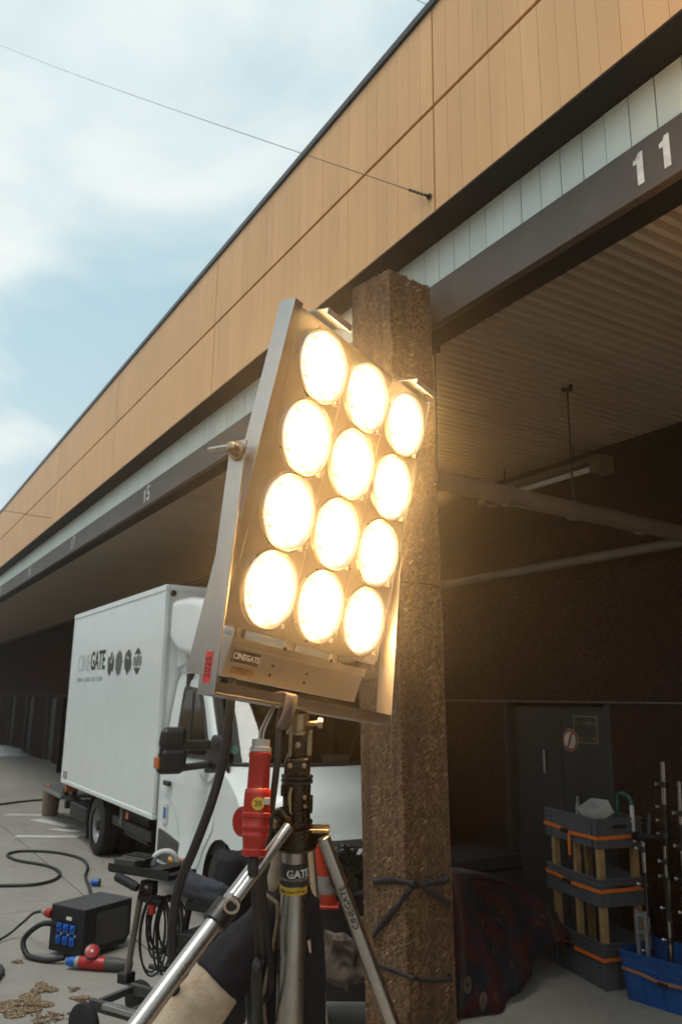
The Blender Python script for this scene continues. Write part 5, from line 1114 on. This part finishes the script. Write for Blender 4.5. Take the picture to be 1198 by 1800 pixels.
# ---------------------------------------------------------------- black trolley behind the stand
tr = thing('black_trolley', tuple(at_z(600, 1640, 5.1, 0.0)), 'black trolley piled with dark gear between stand and column', 'trolley')
tcn = at_z(598, 1640, 5.15, 0.0)
MB().obox(tcn + Zu*0.62, RH*0.27, FH*0.2, Zu*0.17).build('upper_case', M['black'], tr, bevel=0.015); MB().obox(tcn + Zu*0.26, RH*0.26, FH*0.19, Zu*0.07).build('lower_shelf', M['black'], tr, bevel=0.01)
for i in (-1, 1):
    for j in (-1, 1):
        rod('post', tcn + RH*0.24*i + FH*0.17*j + Zu*0.2, tcn + RH*0.24*i + FH*0.17*j + Zu*0.46, 0.014, M['darkmetal'], tr)
        w_ = lathe('wheel', tcn + RH*0.2*i + FH*0.17*j + Zu*0.085 - RH*0.015, RH, [(0, 0.03), (0, 0.08), (0.03, 0.08), (0.03, 0.03)], M['rubber'], tr, seg=18)
        MB().obox(tcn + RH*0.2*i + FH*0.17*j + Zu*0.15, RH*0.03, FH*0.03, Zu*0.03).build('fork', M['black'], w_, bevel=0.005)
o = loft('plastic_sack', [(at(600, 1482, 5.0), RH*0.03, FH*0.03, 0), (at(603, 1488, 5.0), RH*0.14, FH*0.10, 0.6), (at(606, 1505, 5.0), RH*0.18, FH*0.13, 1.5), (at(608, 1535, 5.0), RH*0.19, FH*0.14, 2.6), (at(608, 1568, 5.0), RH*0.17, FH*0.13, 3.4)], M['shinyblack'], None, seg=40, fold=0.07, crumple=0.04); tag(o, 'glossy black plastic sack on top of the black trolley', 'sack')
cn = thing('traffic_cone', tuple(at(574, 1582, 4.85)), 'orange and white banded traffic cone behind the stand column', 'cone')
lathe('cone_body', at(578, 1590, 4.82), (at(556, 1486, 4.82) - at(578, 1590, 4.82)), [(0, 0.052), (0.02, 0.050), (0.36, 0.018), (0.37, 0.012)], M['cone'], cn, seg=24)
MB().obox(at(579, 1592, 4.82), RH*0.06, FH*0.06, Zu*0.012).build('cone_foot', M['red'], cn, bevel=0.01)
rl = thing('hooked_lever', tuple(at(644, 1500, 4.8)), 'pale metal lever with a hooked cable sticking out beside the column', 'lever')
rod('lever', at(638, 1478, 4.8), at(645, 1460, 4.8), 0.012, M['capwhite'], rl); tube('hook', [at(640, 1474, 4.8), at(644, 1488, 4.8), at(652, 1492, 4.8)], 0.008, M['label'], rl); MB().obox(at(632, 1497, 4.8), RH*0.012, FH*0.004, Zu*0.016 + RH*0.008).build('tab', M['label'], rl)
o = lathe('red_button', at(608, 1548, 4.72), -FW, [(0, 0.013), (0.008, 0.011)], M['redgloss'], tr, seg=10)
o = loft('canvas_sack', [(at(588, 1632, 4.55), RH*0.05, FH*0.04, 0), (at(596, 1645, 4.55), RH*0.10, FH*0.07, 0.9), (at(606, 1680, 4.55), RH*0.17, FH*0.10, 2.0), (at(612, 1715, 4.55), RH*0.18, FH*0.11, 3.0), (at(618, 1738, 4.55), RH*0.12, FH*0.09, 3.8)], M['bag'], None, seg=40, fold=0.12, crumple=0.045); tag(o, 'crumpled brown sack hanging in front of the black trolley', 'sack')
o = loft('paper_bag', [(at(640, 1608, 4.6), RH*0.03, FH*0.02, 0), (at(644, 1622, 4.6), RH*0.05, FH*0.03, 0.8), (at(648, 1650, 4.6), RH*0.05, FH*0.03, 1.5), (at(650, 1668, 4.6), RH*0.03, FH*0.02, 2)], M['bag'], None, seg=26, fold=0.08, crumple=0.02); tag(o, 'small folded brown bag wedged beside the column', 'bag')

# ---------------------------------------------------------------- crate shelf on the right
sf = thing('crate_shelf', (5.1, 4.75, 0), 'shelf of three grey crates on wooden posts with orange straps by the door', 'shelf')
K0 = V3(4.87, 4.39, 0); K1 = V3(5.03, 5.08, 0); EX = (K1 - K0); LX = EX.length; EX = EX.normalized(); EY = Vector((EX.y, -EX.x, 0)); LY = 0.42
def kp(a, b, z): return K0 + EX*a + EY*b + Zu*z
def kbox(mb, a0, a1, b0, b1, z0, z1): return mb.obox(kp((a0+a1)/2, (b0+b1)/2, (z0+z1)/2), EX*((a1-a0)/2), EY*((b1-b0)/2), Zu*((z1-z0)/2))
def crate(z0, z1):
    t = 0.006; b = MB(); kbox(b, 0.012, LX-0.012, 0.012, 0.012 + t, z0, z1); kbox(b, 0.012, LX-0.012, LY-0.012-t, LY-0.012, z0, z1); kbox(b, 0.012, 0.012+t, 0.012+t, LY-0.012-t, z0, z1); kbox(b, LX-0.012-t, LX-0.012, 0.012+t, LY-0.012-t, z0, z1); kbox(b, 0.018, LX-0.018, 0.018, LY-0.018, z0, z0 + 0.008)
    c = b.build('crate', M['crate'], sf)
    for (za, zb) in ((z1 - 0.012, z1 + 0.002), (z1 - 0.045, z1 - 0.035)):
        r = MB(); kbox(r, 0, LX, 0, 0.0115, za, zb); kbox(r, 0, LX, LY-0.0115, LY, za, zb); kbox(r, 0, 0.0115, 0.0115, LY-0.0115, za, zb); kbox(r, LX-0.0115, LX, 0.0115, LY-0.0115, za, zb); r.build('rim', M['crate'], c, bevel=0.001)
    for a in (0.0, 0.075, LX - 0.085, LX - 0.010):
        r = MB(); kbox(r, a + 0.001, a + 0.009, 0.002, 0.0115, z0, z1 - 0.046); kbox(r, a + 0.001, a + 0.009, 0.002, 0.0115, z1 - 0.034, z1 - 0.0125); r.build('rib', M['crate'], c)
    for bb_ in (0.02, 0.10, LY - 0.11, LY - 0.03):
        r = MB(); kbox(r, 0.002, 0.0115, bb_, bb_ + 0.008, z0, z1 - 0.046); r.build('rib', M['crate'], c)
    r = MB(); kbox(r, 0.004, 0.0115, LY*0.5 - 0.06, LY*0.5 + 0.06, z1 - 0.075, z1 - 0.047); r.build('hand_grip', M['darkmetal'], c)
    return c
tiers = ((0.0, 0.305), (0.545, 0.735), (0.945, 1.155))
for z0, z1 in tiers: crate(z0, z1)
for z0, z1 in ((0.02, 0.54), (0.56, 0.94)):
    for (a, b2) in ((0.03, 0.03), (LX - 0.09, 0.03), (0.03, LY - 0.09), (LX - 0.09, LY - 0.09), (LX*0.47, 0.03)):
        q = MB(); kbox(q, a, a + (0.046 if a != LX*0.47 else 0.032), b2, b2 + 0.05, z0, z1); q.build('wooden_post', M['wood'], sf, bevel=0.003)
for i, zc in enumerate((0.20, 0.655, 1.02)):
    sg = 24; b = MB()
    pth = [kp(LX + 0.003, -0.004, zc + 0.02), kp(LX*0.7, -0.005, zc + 0.012), kp(LX*0.5, -0.008, zc - 0.006), kp(LX*0.3, -0.005, zc - 0.004), kp(-0.004, -0.004, zc), kp(-0.005, LY*0.5, zc + 0.004), kp(-0.004, LY + 0.003, zc + 0.01)]
    b.add([p + Zu*s*0.013 for p in pth for s in (-1, 1)], [(2*k, 2*k+1, 2*k+3, 2*k+2) for k in range(len(pth)-1)])
    so2 = b.build('orange_strap', M['orange'], sf); mo = so2.modifiers.new('thick', 'SOLIDIFY'); mo.thickness = 0.003
    q = MB(); kbox(q, LX*0.50, LX*0.62, -0.03, -0.009, zc - 0.014, zc + 0.016); q.build('ratchet', M['rodmetal'], so2, bevel=0.004)
q = MB(); kbox(q, LX*0.47, LX*0.47 + 0.03, -0.014, -0.010, 0.85, 1.02); q.build('strap_tail', M['orange'], sf)
wb = thing('small_carton', tuple(kp(0.14, 0.17, 1.16)), 'open white carton tilted in the top grey crate', 'carton')
tq = Matrix.Rotation(R(-26), 3, EX) @ Matrix.Rotation(R(4), 3, Zu); cA, cB, cC = tq @ EX*0.10, tq @ EY*0.075, tq @ Zu*0.05; cc0 = kp(0.20, 0.14, 1.19)
for nm, c, x, y, z in (('wall', cA, cA*0.02, cB, cC), ('wall', -cA, cA*0.02, cB, cC), ('wall', cB, cA*0.98, cB*0.02, cC), ('wall', -cB, cA*0.98, cB*0.02, cC), ('bottom', -cC, cA*0.97, cB*0.97, cC*0.04)): MB().obox(cc0 + c, x, y, z).build(nm, M['cardboard'], wb)
gh = thing('handled_tool', tuple(kp(0.10, 0.30, 1.0)), 'green tubular handle with pale shaft standing in the top grey crate', 'tool')
hp = [kp(0.22, 0.36, 1.0), kp(0.22, 0.36, 1.20), kp(0.21, 0.36, 1.285), kp(0.15, 0.35, 1.315), kp(0.05, 0.33, 1.305), kp(0.015, 0.33, 1.275), kp(0.01, 0.33, 1.24)]
tube('handle_tube', hp, 0.014, M['green'], gh); rod('shaft', kp(0.01, 0.33, 1.242), kp(0.01, 0.33, 0.98), 0.0165, M['label'], gh)
o = loft('crumpled_rag', [(kp(0.36, 0.14, 1.12), EX*0.06, EY*0.05, 0), (kp(0.36, 0.15, 1.17), EX*0.085, EY*0.06, 1), (kp(0.37, 0.15, 1.20), EX*0.05, EY*0.04, 2), (kp(0.33, 0.14, 1.225), EX*0.015, EY*0.015, 3)], M['bag'], None, seg=24, fold=0.1, crumple=0.02); tag(o, 'crumpled brown rag beside the white carton in the top crate', 'rag')
o = loft('dark_glove', [(kp(0.26, 0.24, 1.12), EX*0.05, EY*0.04, 0), (kp(0.27, 0.24, 1.18), EX*0.06, EY*0.04, 1), (kp(0.24, 0.24, 1.235), EX*0.03, EY*0.03, 2)], M['blackcloth'], None, seg=16, fold=0.12); tag(o, 'dark cloth bundle behind the white carton in the top crate', 'cloth')
o = lathe('clear_bottle', kp(LX - 0.16, 0.22, 0.96), (0,0,1), [(0, 0.02), (0.22, 0.02), (0.25, 0.010), (0.29, 0.010)], M['greyplastic'], None, seg=14); tag(o, 'slim grey bottle standing in the left end of the top crate', 'bottle')

# blue crate with poles
bcr = thing('blue_crate', (5.15, 3.95, 0), 'blue ribbed plastic crate on the floor holding light stand poles', 'crate')
Q0 = V3(4.90, 4.20, 0); QX = (V3(5.0, 3.60, 0) - Q0).normalized(); QY = Vector((-QX.y, QX.x, 0)); QY = QY if QY.x > 0 else -QY
def qp(a, b, z): return Q0 + QX*a + QY*b + Zu*z
LA, LBq, HQ = 0.62, 0.42, 0.315
def taper(a0, a1, b0, b1, z0, z1, mb, g0=0.0, g1=0.03):
    f = lambda z: g0 + (g1 - g0)*z/HQ
    def C(a, b, z):
        e = f(z); return qp(a - e if a < LA/2 else a + e, b - e if b < LBq/2 else b + e, z)
    vs = [C(a, b, z) for z in (z0, z1) for (a, b) in ((a0, b0), (a1, b0), (a1, b1), (a0, b1))]
    return mb.add(vs, [(0,3,2,1),(4,5,6,7),(0,1,5,4),(1,2,6,5),(2,3,7,6),(3,0,4,7)])
b = MB(); w_ = 0.006
taper(0, LA, 0, w_, 0, HQ, b); taper(0, LA, LBq - w_, LBq, 0, HQ, b); taper(0, w_, w_, LBq - w_, 0, HQ, b); taper(LA - w_, LA, w_, LBq - w_, 0, HQ, b); taper(0.007, LA - 0.007, 0.007, LBq - 0.007, 0.002, 0.01, b)
bs = b.build('shell', M['bluecrate'], bcr)
for (za, zb, g) in ((HQ - 0.012, HQ + 0.003, 0.014), (HQ - 0.055, HQ - 0.045, 0.010), (HQ - 0.10, HQ - 0.092, 0.008)):
    r = MB(); taper(-g, LA + g, -g, -0.0005, za, zb, r); taper(-g, -0.0005, 0, LBq, za, zb, r); r.build('rim', M['bluecrate'], bs)
for a in (-0.008, 0.125, 0.26, 0.395, 0.53):
    r = MB(); taper(a, a + 0.008, -0.009, -0.0005, 0.0, HQ - 0.013, r); r.build('rib', M['bluecrate'], bs)
for bb_ in (0.1, 0.2, 0.3):
    r = MB(); taper(-0.009, -0.0005, bb_, bb_ + 0.008, 0.0, HQ - 0.013, r); r.build('rib', M['bluecrate'], bs)
pth = [qp(-0.03, -0.034, 0.205), qp(0.12, -0.034, 0.195), qp(0.24, -0.036, 0.175), qp(0.36, -0.034, 0.18), qp(0.66, -0.036, 0.19)]
b = MB(); b.add([p + Zu*s*0.011 for p in pth for s in (-1, 1)], [(2*k, 2*k+1, 2*k+3, 2*k+2) for k in range(4)]); o = b.build('strap', pm('faded_orange_webbing', (0.30, 0.13, 0.06), 0.8), bcr); mo = o.modifiers.new('thick', 'SOLIDIFY'); mo.thickness = 0.003
MB().obox(qp(0.27, -0.046, 0.168), QX*0.035, QY*0.008, Zu*0.012).build('buckle', M['rodmetal'], o, bevel=0.003)
def pole(a, b2, h, lean, r, label, clamps):
    t = thing('light_pole', tuple(qp(a, b2, 0.012)), label, 'pole', 'stand poles in the blue crate'); top = qp(a, b2, h) + lean; bot = qp(a, b2, 0.012); d = top - bot
    rod('lower_tube', bot, bot + d*0.52, r, M['steel'], t); rod('middle_tube', bot + d*0.52, bot + d*0.8, r*0.82, M['darkmetal'], t); rod('top_tube', bot + d*0.8, top, r*0.9, M['steel'], t)
    for f in clamps:
        k = lathe('clamp', bot + d*f, d, [(-0.02, r*1.1), (-0.018, r*1.7), (0.018, r*1.7), (0.02, r*1.1)], M['darkmetal'], t, seg=10); lathe('clamp_knob', bot + d*f - QX*r*1.5, -QX - QY*0.6, [(0, 0.005), (0.02, 0.005), (0.02, 0.014), (0.034, 0.014)], M['steel'], k, seg=8)
pole(0.13, 0.06, 1.03, Vector((0.04, 0.02, 0)), 0.019, 'thick steel pole with square brackets, leftmost in the blue crate', (0.3, 0.42, 0.72, 0.95))
pole(0.20, 0.20, 1.58, Vector((0.05, -0.03, 0)), 0.022, 'tallest pole in the blue crate, its pale top above the crate shelf', (0.5, 0.68, 0.74, 0.8, 0.9))
pole(0.33, 0.16, 1.46, Vector((0.03, -0.05, 0)), 0.017, 'pole at the right photo edge, second tallest in the blue crate', (0.55, 0.7, 0.85))
pole(0.27, 0.08, 1.02, Vector((0.03, 0.0, 0)), 0.013, 'slim dark pole between the thick ones in the blue crate', (0.4, 0.6, 0.9))
pole(0.40, 0.09, 1.0, Vector((0.05, 0.03, 0)), 0.012, 'thin pale rod at the right side of the blue crate', (0.6,))
b = MB(); fr0 = qp(0.07, 0.03, 0.012)
for dx in (0.0, 0.065): b.obox(qp(0.075 + dx, 0.03, 0.30), QX*0.012, QY*0.012, Zu*0.285)
for z in (0.56, 0.45): b.obox(qp(0.1075, 0.03, z), QX*0.02, QY*0.0115, Zu*0.012)
o = b.build('bracket_frame', M['capwhite']); tag(o, 'pale ladder-shaped metal bracket standing at the front of the blue crate', 'bracket')
gm = thing('grip_arm', tuple(kp(0.0, 0.30, 1.0)), 'black arm with a ring end reaching from the poles to the crate shelf', 'arm')
ga = qp(0.20, 0.17, 1.06); gb = kp(-0.06, 0.30, 1.035); rod('arm_tube', ga, gb, 0.026, M['black'], gm, r2=0.022); lathe('ring_end', gb, (gb - ga), [(-0.02, 0.022), (-0.02, 0.032), (0.012, 0.032), (0.012, 0.020)], M['darkmetal'], gm, seg=18); rod('side_arm', ga.lerp(gb, 0.4), ga.lerp(gb, 0.4) + Vector((0.05, 0.02, 0.16)), 0.018, M['black'], gm)

# ---------------------------------------------------------------- rug over a case
bk = thing('black_case', (4.5, 5.2, 0), 'large black case in the dark between the rug and the double door', 'case')
bko = box('shell', (3.95, 5.05, 0.06), (4.75, 5.62, 0.72), M['black'], bk, bevel=0.015); box('lid', (3.945, 5.045, 0.726), (4.755, 5.625, 0.82), M['black'], bk, bevel=0.012)
for (x, y) in ((4.05, 5.15), (4.65, 5.15), (4.05, 5.52), (4.65, 5.52)): lathe('castor', (x, y, 0.03), (1,0,0), [(-0.015, 0.03), (0.015, 0.03)], M['rubber'], bk, seg=12)
rg = []; nu, nv = 60, 46; uvs = []
for i in range(nu):
    u = i/(nu-1)
    for j in range(nv):
        v = j/(nv-1)
        zt = 0.87 - 0.06*u - 0.42*u**2.2; zb = 0.005 + 0.46*max(0, u - 0.30)**1.3
        x = 3.50 + 1.42*u; yf = 4.40 + 0.42*u
        fold = 0.055*math.sin(9*u + 1.2) + 0.03*math.sin(19*u + 3*v) + 0.012*math.sin(37*u + 5*v)
        if v < 0.62:
            f = v/0.62; hollow = 0.20*math.exp(-((u - 0.42)/0.2)**2)*math.sin(math.pi*min(1, f*1.05))
            z = zb + (zt - zb)*math.sin(f*math.pi/2)**0.85; y = yf + fold*(1 - 0.7*f) + hollow + 0.10*f*f
        else:
            f = (v - 0.62)/0.38; z = zt + 0.03*math.sin(6*u + 2*f)*f - 0.10*f*f; y = yf + 0.10 + fold*0.3 + 0.62*f
        rg.append((x + 0.03*math.sin(7*v + u*3), y, max(0.004, z))); uvs.append((u*1.0, v))
rf = [(i*nv+j, (i+1)*nv+j, (i+1)*nv+j+1, i*nv+j+1) for i in range(nu-1) for j in range(nv-1)]
o = mesh('patterned_rug', rg, rf, M['rug'], None, smooth=True); uvl = o.data.uv_layers.new(name='UVMap')
for lp_ in o.data.loops: uvl.data[lp_.index].uv = uvs[lp_.vertex_index]
mo = o.modifiers.new('thick', 'SOLIDIFY'); mo.thickness = 0.012
tag(o, 'dark red patterned rug heaped over gear behind the column', 'rug')

# ---------------------------------------------------------------- haze added to stand in for lens bloom round the lamps
hz = NT('lens_bloom_haze'); hz.t.nodes.remove(hz.b)
vol = hz.n('ShaderNodeVolumePrincipled', {'Density': HAZE, 'Anisotropy': 0.957}); vol.inputs['Color'].default_value = (0.95, 0.96, 0.97, 1)
hz.t.links.new(vol.outputs[0], hz.o.inputs['Volume'])
o = MB().box((-310, -310, -1.2), (310, 310, 9.5)).build('bloom_haze', hz.m); tag(o, kind='stuff')
